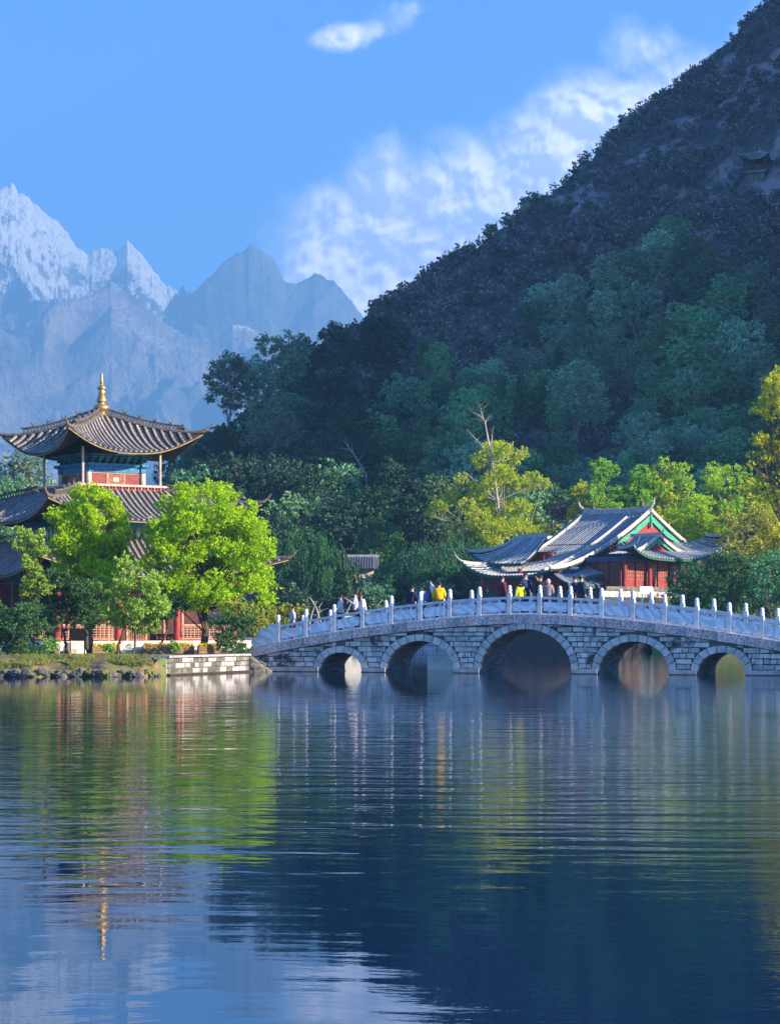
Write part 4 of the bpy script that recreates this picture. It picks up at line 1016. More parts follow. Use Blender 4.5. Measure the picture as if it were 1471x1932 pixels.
# stone podium with a red lower front, down to the water
mb = MB(); mb.box(-12.4, 6.5, -6.0, 8.5, -1.0, 4.88); pod = mb.build('podium', MT['wet_shade'], hall)  # dark stone colour stands in for the shade on the podium
mb = MB(); mb.box(-12.0, 6.0, -6.12, -5.9, 4.88, 5.2); mb.build('parapet', MT['rock'], hall)
for i in range(22):
    mb = MB(); mb.box(-12.35+i*0.85, -11.55+i*0.85, -6.06, -5.98, 4.35, 4.84); mb.build('podium_stone', MT['cornice'], pod)
for i in range(5):
    mb = MB(); mb.box(-12.48, -12.38, -5.5+i*2.4, -3.8+i*2.4, 1.9, 4.4); mb.build('lower_panel', MT['redwood'], pod)
# ------------------------------------------------------------------ far bank details
fb = empty('terrace_wall', (0, 199.4, 0), 0, 'low stone terrace wall along the far bank seen through the bridge arches', 'wall')
x = xat(560, 199.4)
while x < xat(1900, 199.4):
    for j in range(2):
        mb = MB(); w_ = 1.15; mb.box(x+0.02+(0.5 if j else 0), x+w_-0.02+(0.5 if j else 0), 0, 0.5, -0.1+j*0.5, 0.36+j*0.5)
        if rnd.random() < 0.9: mb.build('stone', MT['cornice' if rnd.random() < .6 else 'brick'], fb)
    x += 1.17
mb = MB(); mb.box(xat(560,199.4), xat(1900,199.4), -0.1, 0.6, -1.2, -0.1); mb.build('footing', MT['wet_shade'], fb)
def house(px0, px1, D, ztop, label, depth=4.0, roofh=1.2):
    x0, x1 = xat(px0, D), xat(px1, D); zb = 0.5
    h = empty('whitewashed_house', ((x0+x1)/2, D, 0), 0, label, 'house'); w = (x1-x0)/2
    mb = MB(); mb.box(-w, w, 0, depth, zb, ztop); mb.build('wall', MT['plaster'], h)
    mb = MB(); mb.prism([(-0.6, ztop-0.15), (depth+0.6, ztop-0.15), (depth/2, ztop+roofh)], -w-0.4, w+0.4, lambda p_, q_, r_: (r_, p_, q_)); r = mb.build('roof', MT['slate'], h)
    f = lambda u, v: (u, depth/2-(depth/2+0.6)*v, ztop+roofh-(roofh+0.15)*v+0.03)
    roof_rows(r, f, [-w-0.3+0.24*i for i in range(int((2*w+0.6)/0.24))], lambda u: (0, 1), MT['slate'], 0.06, 4)
    mb = MB(); mb.bar((-w-0.4, depth/2, ztop+roofh+0.1), (w+0.4, depth/2, ztop+roofh+0.1), 0.22, 0.25); mb.build('ridge', MT['tilehall'], r)
    mb = MB(); mb.box(-0.5, 0.5, -0.03, 0.05, zb+0.6, zb+1.7); mb.build('window', MT['dark'], h)
    return h
house(655, 706, 218, zat(1066, 218)-0.2, 'small grey tiled roof house among the willows behind the left of the bridge', 5, 1.0)
sw = empty('lakeside_wall', (0, 201.2, 0), 0, 'sunlit cream plaster wall by the water glimpsed through the left arches', 'wall')
mb = MB(); mb.box(xat(640,201), xat(706,201), 0, 0.3, 0.3, 3.0); mb.box(xat(806,201), xat(872,201), 0, 0.3, 0.3, 3.1); mb.build('plaster_panel', MT['plaster'], sw)
mb = MB(); mb.box(xat(636,201), xat(710,201), -0.15, 0.45, 3.0, 3.15); mb.box(xat(800,201), xat(878,201), -0.15, 0.45, 3.1, 3.25); mb.build('coping', MT['tilehall'], sw)
# notice board beside the hall
nb = at(1220, 1119, 188); t = empty('white_notice_board', (nb.x, nb.y, 3.6), 0.3, 'tilted white board standing behind the balustrade in front of the red hall', 'board')
mb = MB(); mb.hexa([(-0.62,-0.1,0.95),(0.62,-0.1,0.95),(0.62,0.0,0.92),(-0.62,0.0,0.92),(-0.45,0.35,1.55),(0.62,0.35,1.55),(0.62,0.42,1.5),(-0.45,0.42,1.5)]); mb.build('board', MT['white'], t)
mb = MB(); mb.box(-0.4,-0.34,0,0.08,-2.2,0.95); mb.box(0.4,0.46,0,0.08,-2.2,0.95); mb.build('post', MT['greenpaint'], t)
# lantern by the purple shrub
lp = at(1060, 1000, 224); t = empty('garden_lantern', (lp.x, lp.y, hz(lp.x, 224)), 0, 'white hanging lantern on a leaning post left of the hall roof ridge', 'lantern')
zz = lp.z-hz(lp.x, 224); mb = MB(); mb.tube([(-0.2,0,-0.3),(-0.9,0,zz+0.9)], [0.16,0.12], 6); mb.tube([(-0.9,0,zz+0.6),(0,0,zz+0.9)], 0.05, 5); mb.build('post', MT['barkpale'], t)
mb = MB(); mb.box(-0.2,0.2,-0.2,0.2,zz,zz+0.65); mb.build('lamp_body', MT['white'], t)
mb = MB(); mb.lathe([(0.42,zz+0.65),(0.1,zz+0.95)], (0,0,0), 4); mb.build('lamp_cap', MT['ridgedark'], t)

# ------------------------------------------------------------------ pavilion on the hillside
pv_ = at(1432, 340, 446); pav = empty('hillside_pavilion', (pv_.x, 446, 0), radians(62), 'tiny open red columned pavilion with upturned grey roof high on the right hillside', 'pavilion')
zf = zat(322, 446)
mats = (MT['tilehall'], MT['tiledark'], MT['ridge'], MT['dark'], MT['darkgreen'])
for px in (0,): hip_roof(pav, 0.1, zat(287,446), 2.55, zat(304,446), 0.95, 0.12, 0.34, mats, False, (0, 3), 0, 5, horn=0.6)
mb = MB(); mb.lathe([(0.22,0),(0.26,0.25),(0.1,0.5),(0.14,0.7),(0.03,1.3)], (0,0,zat(289,446)), 8); mb.build('spire', MT['ridge'], pav)
for a in range(4):
    for sgn in (1,):
        c = face_pt(a, 1.65, 1.65, 0); mb = MB(); mb.lathe([(0.13,zf-0.2),(0.12,zat(300,446))], (c.x,c.y,0), 8); mb.build('column', MT['redwood'], pav)
mb = MB(); mb.box(-2.0,2.0,-2.0,2.0,zf-0.6,zf-0.1); mb.box(-1.5,1.5,-1.5,1.5,zf-6,zf-0.6); mb.build('stone_base', MT['rock'], pav)
mb = MB()
for a in (0, 3): side_box(mb, a, -1.65, 1.65, 1.6, 1.7, zf+0.5, zf+0.62)
mb.build('railing', MT['redwood'], pav)

# ------------------------------------------------------------------ hillside trees (individuals)
G_E = 'pale trunked eucalyptus trees on the hillside'; G_R = 'round crowned dark trees on the lower hillside'; G_C = 'dark conifers on the lower hillside'
G_RIDGE = 'small trees along the ridge line'
LE = 'tall loose crowned blue green eucalyptus with pale trunk on the shaded hillside'
LR = 'dark rounded broadleaf tree in the shaded wood at the foot of the hill'
LC = 'dark pointed conifer in the shaded wood at the foot of the hill'
used = []
def on_hill(px, D, key, h, name, label, cat, group, sx=1.0):
    X = xat(px, D); base = {'e':12,'r':8,'c':9,'p':6,'w':8,'g':6,'s':2.2}[key[0]]
    return place_tree(key, name, (X, D, hz(X, D)-0.2), h/base, rnd.uniform(0, 6.28), label, cat, group, True, sx)
# eucalyptus stand right of centre: given by crown top
for px, ytop, D, h in ((1075,505,392,11),(1010,555,350,10),(1050,600,330,9),(1110,560,345,10),(1160,470,425,13),(1200,455,430,14),(1240,430,445,15),(1265,400,460,12),(1205,520,372,12),
                       (1300,440,440,14),(1340,470,425,14),(1370,520,400,13),(1290,560,360,12),(1330,590,350,12),(1250,600,345,11),(1395,590,352,12),(1430,640,335,10),(1150,620,325,9),(1190,660,312,9),
                       (1090,690,300,8),(1230,690,300,9),(1300,680,300,9),(1000,660,305,8),(960,640,320,8),(1450,560,380,10),(1460,700,300,9),(1110,470,432,11),(1150,545,372,11),(1360,650,322,10),(1420,500,425,10),(930,680,300,8),(1030,520,385,10)):
    # slide along the line of sight until the crown top sits where it should
    best = min(np.arange(250, 520, 3.0), key=lambda d: abs((HY-ytop)/F*d+CH-h-hz(xat(px,d), d)))
    on_hill(px, float(best), rnd.choice(['e1','e2','e3','e1']), h, 'eucalyptus_tree', LE, 'tree', G_E)
for px, ytop, h in ((436,664,12),(482,672,11),(532,628,13),(600,712,8),(622,690,7),(560,752,9),(520,760,11),(480,770,10),(440,790,10),(640,780,9),(600,790,10),(400,800,7),(545,820,10),(500,850,10),(590,860,10),(455,860,10),(420,870,9),(640,840,9),(680,800,8)):
    best = min(np.arange(240, 420, 3.0), key=lambda d: abs((HY-ytop)/F*d+CH-h-hz(xat(px,d), d)))
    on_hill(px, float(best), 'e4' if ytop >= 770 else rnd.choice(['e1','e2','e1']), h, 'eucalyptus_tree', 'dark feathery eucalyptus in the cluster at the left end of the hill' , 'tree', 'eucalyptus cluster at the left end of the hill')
# wood at the foot
cnt = 0
for _ in range(4000):
    if cnt >= 165: break
    px = rnd.uniform(330, 1500); D = rnd.uniform(234, 330)**1.0
    X = xat(px, D); z = hz(X, D); y = HY-(z-CH)/D*F
    if px < 560 and D > 285: continue
    if min([((px-a)/22)**2+((D-b)/6)**2 for a, b in used] or [9]) < 1: continue
    if D > 300 and rnd.random() < 0.5: continue
    used.append((px, D)); cnt += 1
    k = rnd.random(); h = rnd.uniform(6.5, 10)
    if px < 770: k = k*0.54
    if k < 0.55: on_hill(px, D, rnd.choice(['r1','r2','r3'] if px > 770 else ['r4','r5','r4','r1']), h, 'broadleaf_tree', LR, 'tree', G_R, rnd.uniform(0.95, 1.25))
    elif k < 0.75: on_hill(px, D, rnd.choice(['c1','c2']), h*1.05, 'conifer', LC, 'tree', G_C)
    elif k < 0.92: on_hill(px, D, rnd.choice(['e3','e2']), h*1.1, 'eucalyptus_tree', 'slender grey green eucalyptus in the shaded wood at the foot of the hill', 'tree', 'slender trees in the shaded wood')
    else: on_hill(px, D, 'p1', h*0.7, 'bare_shrub', 'purplish bare twigged small tree in the shaded wood', 'shrub', 'purplish small trees in the wood')
# trees breaking the ridge line
for px in (632, 700, 745, 852, 925, 962, 992, 1008, 1105, 1185, 1240, 1275, 1290, 1345, 1385, 1395, 1410, 1430, 1455):
    D = float(np.interp(px, *DR))*0.985; h = rnd.uniform(2.6, 4.6)
    on_hill(px, D, rnd.choice(['r1','r3','e3']), h, 'ridge_tree', 'small dark windswept tree standing on the skyline of the ridge', 'tree', G_RIDGE)
# scrub over the rest of the slope: nobody could count it
def scrub():
    pts, sc_, rot, idx = [], [], [], []
    r = np.random.default_rng(3); n = 42000
    px = r.uniform(330, 1640, n); D = r.uniform(236, 640, n)
    dsl = np.interp(px, *DR); ok = D < dsl*1.01
    px, D = px[ok], D[ok]; X = (px-CX)/F*D; Z = land_z(px, D)
    bare = fbm(X/16, D/26, 4, 91)
    keep = r.uniform(size=len(px)) < np.where(bare > 0.585, 0.25, 1.0); keep &= ~((np.abs(X-xat(1430, 446)) < 4.5) & (D > 425) & (D < 452)); X, D, Z = X[keep], D[keep], Z[keep]
    me = bpy.data.meshes.new('scrub_points'); me.vertices.add(len(X)); me.vertices.foreach_set('co', np.stack([X, D, Z-0.25], 1).astype(np.float32).ravel())
    me.update()
    print('scrub', len(X))
    col = bpy.data.collections.new('scrub_kinds')
    for k in ('s1','s2','s3','s4'):
        o = bpy.data.objects.new('scrub_'+k, PROTO[k][0]); col.objects.link(o)
    o = link('hillside_scrub', me)
    ng = bpy.data.node_groups.new('scatter', 'GeometryNodeTree')
    ng.interface.new_socket('Geometry', in_out='INPUT', socket_type='NodeSocketGeometry'); ng.interface.new_socket('Geometry', in_out='OUTPUT', socket_type='NodeSocketGeometry')
    N = ng.nodes.new; gi = N('NodeGroupInput'); go = N('NodeGroupOutput'); m2p = N('GeometryNodeMeshToPoints'); iop = N('GeometryNodeInstanceOnPoints'); ci = N('GeometryNodeCollectionInfo')
    ci.inputs['Collection'].default_value = col; ci.inputs['Separate Children'].default_value = True; ci.inputs['Reset Children'].default_value = True
    rv = N('FunctionNodeRandomValue'); rv.data_type = 'FLOAT_VECTOR'; rv.inputs[0].default_value = (0,0,0); rv.inputs[1].default_value = (0.2,0.2,6.28)
    rs = N('FunctionNodeRandomValue'); rs.data_type = 'FLOAT'; rs.inputs[2].default_value = 0.45; rs.inputs[3].default_value = 1.35
    L = ng.links.new; L(gi.outputs[0], m2p.inputs[0]); L(m2p.outputs[0], iop.inputs['Points']); L(ci.outputs[0], iop.inputs['Instance'])
    iop.inputs['Pick Instance'].default_value = True; L(rv.outputs[0], iop.inputs['Rotation']); L(rs.outputs[1], iop.inputs['Scale']); L(iop.outputs[0], go.inputs[0])
    md = o.modifiers.new('scatter', 'NODES'); md.node_group = ng
    tag(o, 'low dark scrub covering the steep hillside', None, None, 'stuff')
scrub()

ORD = ['leftmost','second from left','third from left','fourth from left','fifth from left','sixth from left','seventh from left','eighth from left','ninth from left','tenth from left','eleventh from left','twelfth from left','thirteenth from left','fourteenth from left','fifteenth from left','sixteenth from left','seventeenth from left','eighteenth from left','nineteenth from left','twentieth from left']
ORD += ['one']*60
LM = [(400,'behind the pagoda eave'),(520,'above the large lime tree'),(650,'above the dome shaped tree'),(760,'above the small grey roof'),(880,'above the widest willow'),(1010,'behind the bare topped tree'),
      (1110,'left of the hall ridge'),(1230,'above the hall ridge'),(1340,'above the hall gable'),(9999,'near the right edge')]
def relabel(match, desc, bands):
    cells = {}
    for o in bpy.data.objects:
        if o.get('group') == match and o.parent is None:
            px = CX+F*o.location.x/o.location.y; y = HY-(o.location.z-CH)/o.location.y*F
            b = next(n for lim, n in bands if y > lim); l = next(n for lim, n in LM if px < lim)
            cells.setdefault((b, l), []).append((px, o))
    for (b, l), L_ in cells.items():
        L_.sort(key=lambda q: q[0])
        for i, (px, o) in enumerate(L_):
            o['label'] = f"{desc}, {ORD[i]+' ' if len(L_) > 1 else ''}{b} {l}"
B3 = [(1060,'low down'),(960,'halfway up'),(-999,'high up')]
relabel(G_R, 'dark rounded tree', B3); relabel(G_C, 'dark pointed conifer', B3)
relabel('slender trees in the shaded wood', 'slender grey green tree', B3); relabel('purplish small trees in the wood', 'purplish bare twigged tree', B3)
relabel(G_E, 'tall loose crowned eucalyptus', [(800,'in the lowest row'),(700,'in the middle row'),(-999,'in the top row')])
relabel('eucalyptus cluster at the left end of the hill', 'dark feathery eucalyptus', [(900,'in the lowest row'),(820,'in the middle row'),(-999,'on the skyline')])
L_ = sorted([(o.location.x/o.location.y, o) for o in bpy.data.objects if o.get('group') == G_RIDGE], key=lambda q: q[0])
for i, (a, o) in enumerate(L_): o['label'] = f"small dark tree on the skyline ridge, {['lowest','second lowest','third lowest','fourth lowest','fifth lowest','sixth lowest','seventh lowest','eighth lowest','ninth lowest','tenth lowest','tenth from the top','ninth from the top','eighth from the top','seventh from the top','sixth from the top','fifth from the top','fourth from the top','third from the top','second from the top','topmost'][i if i < 10 else i+20-len(L_)]} on the slope"

# ------------------------------------------------------------------ individually shaped trees
def custom_tree(name, px, D, zb, lobes_px, leaf, count, lsize, label, cat='tree', trunk='bark', r0=0.13, top=None, aspect=0.42, lean=0, group=None, depth=1.0, bare=(), jitter=0.5):
    """lobes_px: (px, py, radius in photo px) read as round leaf masses round the trunk, given real depth"""
    rng = np.random.default_rng(int(px*7+D)); s = D/F; X0 = xat(px, D); root = empty(name, (X0, D, zb), 0, label, cat, group)
    lobes = []
    xs = [a for a, b, c in lobes_px]; cx = sum(xs)/len(xs); R = max(abs(a-cx)+c for a, b, c in lobes_px)
    for a, b, c in [(a, b, c*(1.3 if name == 'bare_topped_tree' else 1)) for a, b, c in lobes_px]:
        room = sqrt(max(0.02, 1-((a-cx)/(R*1.05))**2))*R*s*0.62*depth
        y = rng.uniform(-1, 1)*room
        lobes.append(((a-px)*s, y, zat(b, D)-zb, c*s, c*s, c*s*0.8))
    P, N = lobes_leaves(lobes, count, rng, 0.35 if name == 'lime_tree' else 0.55)
    keep = P[:,2] > 0.05
    link('crown', leaf_mesh(name+'_crown', P[keep], N[keep], lsize, aspect, rng, leaf, jitter), root)
    mb = MB(); tp = top or (cx, min(b for a, b, c in lobes_px)+20)
    tpos = ((tp[0]-px)*s, 0, zat(tp[1], D)-zb)
    pts = branch_mesh(mb, (0,0,-0.25), tpos, lobes, r0, rng, 0.25, 8)
    for a, b in bare:
        e = Vector(((a-px)*s, rng.normal()*0.3, zat(b, D)-zb)); st = min(pts, key=lambda p_: (p_-e).length if p_.z < e.z else 99)
        mid = st.lerp(e, 0.5)+Vector((rng.normal()*0.15, 0, 0.1)); mb.tube([st, mid, e], [r0*0.4, r0*0.22, r0*0.06], 4, False)
        for q in range(9):
            t = rng.uniform(0.3, 1); b0 = st.lerp(e, t); mb.tube([b0, b0+Vector((rng.normal()*0.45, rng.normal()*0.3, rng.uniform(0.05, 0.7)))], [r0*0.10, r0*0.035], 3, False)
    mb.build('trunk', MT[trunk], root); return root
def fill(x0, x1, y0, y1, n, r, seed, ell=True):
    rr = random.Random(seed); out = []; g = 0
    while len(out) < n and g < 5000:
        g += 1; x, y = rr.uniform(x0, x1), rr.uniform(y0, y1)
        if ell and ((2*x-x0-x1)/(x1-x0))**2+((2*y-y0-y1)/(y1-y0))**2 > 1: continue
        if any((x-a)**2+(y-b)**2 < (r*0.62)**2 for a, b, c in out): 
            if g < 3000: continue
        out.append((x, y, r*rr.uniform(0.75, 1.2)))
    return out
big = fill(300, 470, 960, 1120, 14, 34, 33)+fill(270, 505, 925, 1150, 62, 23, 3)+[(345,925,24),(385,918,22),(420,925,20),(475,990,26),(492,1095,28),(500,1130,22),(470,1150,22),(290,1010,28),(285,1060,26),(440,1160,18)]
custom_tree('lime_tree', 383, 107.5, 0.74, big, LF['lime'], 80000, 0.14, 'large bright lime green round tree right of the pagoda, dark trunk by the planters', r0=0.17, top=(405,1000))
lt = fill(125, 215, 960, 1080, 8, 30, 34)+fill(100, 240, 935, 1110, 36, 20, 4)+[(150,928,20),(185,930,20),(215,950,20),(110,975,22),(238,1010,18),(200,1080,26),(140,1090,26),(230,1060,20)]
custom_tree('lime_tree', 170, 109.5, 0.74, lt, LF['lime'], 56000, 0.14, 'smaller bright lime green tree directly in front of the pagoda', r0=0.14, top=(168,990))
custom_tree('small_tree', 222, 99.5, 0.66, fill(185,308,1070,1175,16,19,5)+[(235,1060,16),(290,1140,16),(195,1110,14)], LF['olive'], 9500, 0.16, 'light green large leaved small tree with three thin leaning trunks at the water edge', r0=0.06, top=(240,1090), bare=((200,1130),(270,1120)))
custom_tree('small_tree', 246, 100.2, 0.66, fill(240,305,1120,1190,7,16,15), LF['olive'], 3600, 0.16, 'thin leaning sapling with drooping light leaves beside the three trunked tree', r0=0.05, top=(262,1120))
custom_tree('dark_tree', 125, 102.5, 0.70, fill(60,175,1085,1190,18,22,6)+[(60,1110,16),(80,1090,16)], LF['darkbroad'], 10000, 0.16, 'dark glossy leaved bushy tree left of centre in front of the pagoda porch', r0=0.07, top=(120,1110), bare=((90,1150),))
custom_tree('dark_tree', 165, 105.0, 0.72, fill(140,215,1100,1190,10,20,7), LF['darkbroad'], 6000, 0.15, 'dark leaved tree with a black trunk beside the dark sign board', r0=0.09, top=(165,1110))
custom_tree('dark_tree', 308, 106.5, 0.72, fill(285,345,1110,1180,9,18,8), LF['darkbroad'], 5000, 0.15, 'dark leaved young tree under the left edge of the largest lime tree', r0=0.06, top=(312,1110))
custom_tree('young_tree', 60, 106.0, 0.72, [(50,1010,15),(40,1030,14),(72,1020,16),(60,1045,16),(80,1040,13),(50,1060,14),(38,1000,9),(78,1003,9),(65,1075,14)], LF['olive'], 5200, 0.13, 'yellowish green young tree at the left in front of the lower roofs', r0=0.05, top=(60,1020))
custom_tree('small_tree', 58, 101.5, 0.68, [(60,1100,16),(75,1092,14),(50,1118,14),(85,1110,14)], LF['goldshrub'], 2600, 0.13, 'small tree with yellow tipped leaves above the dark bush at left', r0=0.04, top=(62,1110))
custom_tree('dark_shrub', 30, 99.0, 0.62, fill(-20,75,1150,1240,14,22,9,False)+[(20,1170,20),(70,1180,20),(0,1200,22)], LF['darkbroad'], 8000, 0.14, 'very dark dense shrub at the left edge on the bank', r0=0.05, top=(30,1180))
custom_tree('evergreen_shrub', 432, 101.8, 0.74, fill(408,468,1165,1228,14,15,10,False), LF['darkbroad'], 7000, 0.11, 'dark green leafy shrub against the bridge end beside the planters', 'shrub', r0=0.04, top=(432,1190))
custom_tree('evergreen_shrub', 480, 106.0, 0.74, fill(462,505,1160,1205,9,15,11,False), LF['goldshrub'], 4200, 0.11, 'green and yellow leaved shrub behind the cloud shaped end stone', 'shrub', r0=0.04, top=(480,1180))
custom_tree('golden_shrub', 532, 112.0, 0.76, fill(500,575,1148,1200,16,12,12,False)+[(540,1145,10),(555,1150,9),(525,1150,9)], LF['goldshrub'], 5200, 0.12, 'golden leaved shrub behind the left ramp of the bridge', 'shrub', r0=0.04, top=(530,1170))
custom_tree('golden_shrub', 449, 104.0, 0.74, fill(425,480,1140,1172,8,13,14,False), LF['goldshrub'], 3000, 0.11, 'golden leaved shrub top under the right side of the largest lime tree', 'shrub', r0=0.03, top=(449,1160))
for i, (px, D, hh) in enumerate(((102,96.5,30),(88,96.0,26),(40,95.6,24),(205,97.0,16),(330,98.5,22))):
    rr = []
    custom_tree('bank_sapling', px, D, 0.6, [(px-4,1245-hh-8,8),(px+5,1243-hh,8),(px,1232-hh/3,9)], LF['olive'] if i != 2 else LF['darkbroad'], 700, 0.10, ['pale stemmed sapling left of the boulders on the grass bank','thin sapling next to the dark bushes on the bank','low dark seedling at the left end of the bank','short weedy sapling below the three trunked tree','small leafy sapling near the corner of the embankment wall'][i], 'sapling', r0=0.022, top=(px,1240-hh))
# lit trees round the hall
def hb(px, D): return hz(xat(px, D), D)
tall = [(905,865,14),(925,845,14),(945,850,16),(975,860,13),(990,850,10),(1005,905,17),(985,915,14),(1025,912,11),(950,895,18),(925,905,16),(900,925,16),(870,905,11),(850,935,13),(830,955,13),(812,968,9),(880,955,13),
        (905,985,22),(930,1005,24),(960,985,20),(985,995,16),(920,950,17),(955,945,17),(985,955,14),(900,1020,18),(935,870,14),(960,905,15)]
custom_tree('bare_topped_tree', 972, 221.0, hb(972,221), tall, LF['yellowleaf'], 26000, 0.24, 'tall leaning yellow green tree with bare grey top branches left of the hall', trunk='barkpale', r0=0.2, top=(915,800), bare=((890,775),(905,765),(918,790),(880,810),(930,805),(850,890),(1035,905),(800,970),(865,880),(985,850)), depth=0.8)
R_ = 'tree'
for px, x0, x1, y0, y1, D, n, r, leaf, cnt_, lab in (
    (1137,1112,1165,875,985,223,12,17,'fresh',5200,'narrow pointed light green tree behind the ridge of the hall roof'),
    (1205,1178,1250,885,990,224,16,17,'fresh',7000,'light green bushy tree behind the right end of the hall ridge'),
    (1262,1225,1312,860,985,225,20,18,'fresh',8500,'tall light green tree with pale stem behind the hall gable'),
    (1245,1215,1275,900,1010,224,10,15,'yellowleaf',4200,'thin yellowish tree with a pale forked stem above the hall gable'),
    (1372,1330,1412,875,995,226,20,19,'fresh',9000,'bright green tree with a pointed top between hall and right edge'),
    (1320,1275,1360,945,1030,217,16,19,'lime',8500,'vivid green bush right behind the hall gable'),
    (1095,1070,1125,915,985,227,9,14,'yellowleaf',3600,'small yellow leaved tree left of the pointed light green tree'),
    (1400,1350,1470,960,1070,205,20,20,'goldshrub',9000,'brownish yellow twiggy shrub mass right of the hall eave'),
    (1440,1400,1490,900,980,212,14,19,'yellowleaf',7000,'yellow green tree behind the shrubs at the right edge'),
    (1460,1425,1500,1000,1080,196,12,20,'yellowleaf',6000,'golden green shrub at the right edge above the dark bushes'),
    (885,850,930,990,1060,222,12,17,'fresh',5200,'medium green shrub at the foot of the bare topped tree'),
    (1160,1120,1190,930,990,226,10,18,'pine',5200,'dark green tree between the light trees behind the hall ridge'),
    (1000,975,1040,985,1030,224,10,14,'fresh',3600,'low shrub between the bare topped tree and the hall roof'),
    (1060,1035,1090,950,1005,228,10,14,'purple',2600,'greyish purple bare twigged shrub left of the hall ridge'),
    (1075,1050,1110,985,1010,222,6,11,'goldshrub',2200,'low golden shrub under the garden lantern')):
    custom_tree('garden_tree', px, D, hb(px, D), fill(x0, x1, y0, y1, n, r, int(px)), LF[leaf], cnt_, 0.25, lab, 'tree', 'barkpale' if 'pale' in lab else 'bark', 0.14, (px, y0+15))
rt = fill(1430,1530,700,960,30,20,77)+[(1440,760,15),(1452,715,13),(1428,830,14),(1470,700,14),(1420,860,12),(1445,900,16),(1432,780,10),(1465,850,18),(1415,880,10)]
custom_tree('yellow_leaved_tree', 1490, 192.0, 2.0, rt, LF['yellowleaf'], 17000, 0.24, 'tall yellow leaved tree cut by the right edge of the picture', trunk='bark', r0=0.28, top=(1490,760), bare=((1425,860),(1420,885),(1440,740)))
for px, x0, x1, y0, y1, D, n, r, lab in (
    (1300,1262,1350,1070,1165,172,20,22,'dark green dense bush beside the right end of the hall'),
    (1375,1330,1430,1045,1165,168,26,24,'largest dark green bush behind the right balustrade'),
    (1450,1415,1510,1050,1170,165,22,24,'dark green bush at the right edge behind the balustrade'),
    (1440,1385,1560,1040,1170,188,30,28,'broad dark green tree behind the other bushes at the right edge'),
    (1340,1300,1400,1100,1190,176,18,20,'low dark bush just above the right half of the bridge rail')):
    custom_tree('dark_bush', px, D, 1.2, fill(x0, x1, y0, y1, n, r, int(px)), LF['pine'] if px != 1375 else LF['darkbroad'], 9000, 0.2, lab, 'bush', r0=0.12, top=(px, y0+30))
# right-hand spit of land that carries those bushes
sx_ = np.linspace(20, 75, 50); sy_ = np.linspace(150, 202, 40); SXX, SYY = np.meshgrid(sx_, sy_)
dz = np.clip(np.minimum(np.minimum((SXX-20-1.5*np.sin(SYY*0.4))/1.5, (SYY-151-0.5*np.sin(SXX))/1.5), 1), 0, 1)
struct('spit', grid_mesh('spit', SXX, SYY, -1.2+2.4*dz+0.2*(fbm(SXX/3, SYY/3, 3, 4)-0.5), [MT['soil']]), 'low wooded spit of land behind the right end of the bridge')
# far bank willows and undergrowth
def wil(px, D, h, key, name, lab, cat='tree', sx=1.0, group=None): return place_tree(key, name, (xat(px,D), D, hb(px,D)-0.1), h/{'w':8,'g':6,'r':8,'p':6,'e':12,'c':9}[key[0]], rnd.uniform(0,6.28), lab, cat, group, True, sx)
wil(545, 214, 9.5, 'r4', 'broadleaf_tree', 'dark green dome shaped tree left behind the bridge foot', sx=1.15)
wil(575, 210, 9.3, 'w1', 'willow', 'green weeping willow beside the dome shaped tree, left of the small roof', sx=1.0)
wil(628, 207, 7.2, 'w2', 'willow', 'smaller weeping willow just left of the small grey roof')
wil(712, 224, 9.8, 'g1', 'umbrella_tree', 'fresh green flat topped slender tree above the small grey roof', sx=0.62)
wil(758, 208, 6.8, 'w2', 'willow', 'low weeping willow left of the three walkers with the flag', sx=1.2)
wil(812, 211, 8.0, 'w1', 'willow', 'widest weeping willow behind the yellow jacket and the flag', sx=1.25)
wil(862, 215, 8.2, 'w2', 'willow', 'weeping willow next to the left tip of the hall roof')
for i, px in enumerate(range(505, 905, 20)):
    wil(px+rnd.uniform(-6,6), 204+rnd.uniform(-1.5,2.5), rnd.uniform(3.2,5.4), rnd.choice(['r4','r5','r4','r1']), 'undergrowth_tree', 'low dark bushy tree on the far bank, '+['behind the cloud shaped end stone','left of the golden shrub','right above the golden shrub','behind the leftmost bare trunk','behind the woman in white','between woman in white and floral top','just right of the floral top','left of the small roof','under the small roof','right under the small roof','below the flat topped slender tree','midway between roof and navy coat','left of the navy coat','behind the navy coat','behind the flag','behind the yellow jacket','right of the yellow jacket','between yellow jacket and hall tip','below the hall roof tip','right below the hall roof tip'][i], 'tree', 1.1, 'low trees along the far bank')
for i, (px, y) in enumerate(((582,1130),(610,1120),(690,1125),(640,1110),(598,1140))):
    D = 203.0; z0 = hb(px, D); mb = MB(); r = empty('dead_tree', (xat(px,D), D-1.5, z0-0.3), 0, ['curved bare pale trunk in the dark undergrowth nearest the golden shrub','pale dead trunk with drooping top in the dark undergrowth','slanting pale trunk right of the two women','tall slanting pale trunk behind the woman in white','short broken pale trunk in the dark undergrowth'][i], 'tree trunk')
    h = zat(y, D)-z0; l_ = (0.5,-0.8,1.0,1.4,0.2)[i]
    mb.tube([(0,0,0),(l_*0.2,0,h*0.4),(l_*0.7,0,h*0.75),(l_*1.4,0,h)], [0.11,0.09,0.07,0.03], 6)
    for q in range(5): a = h*(0.4+0.12*q); mb.tube([(l_*0.4*a/h*1.5,0,a),(l_*0.4*a/h*1.5+rnd.uniform(-1,1),0.1,a+rnd.uniform(-0.3,0.7))], [0.04,0.012], 4)
    mb.build('trunk', MT['barkpale'], r)
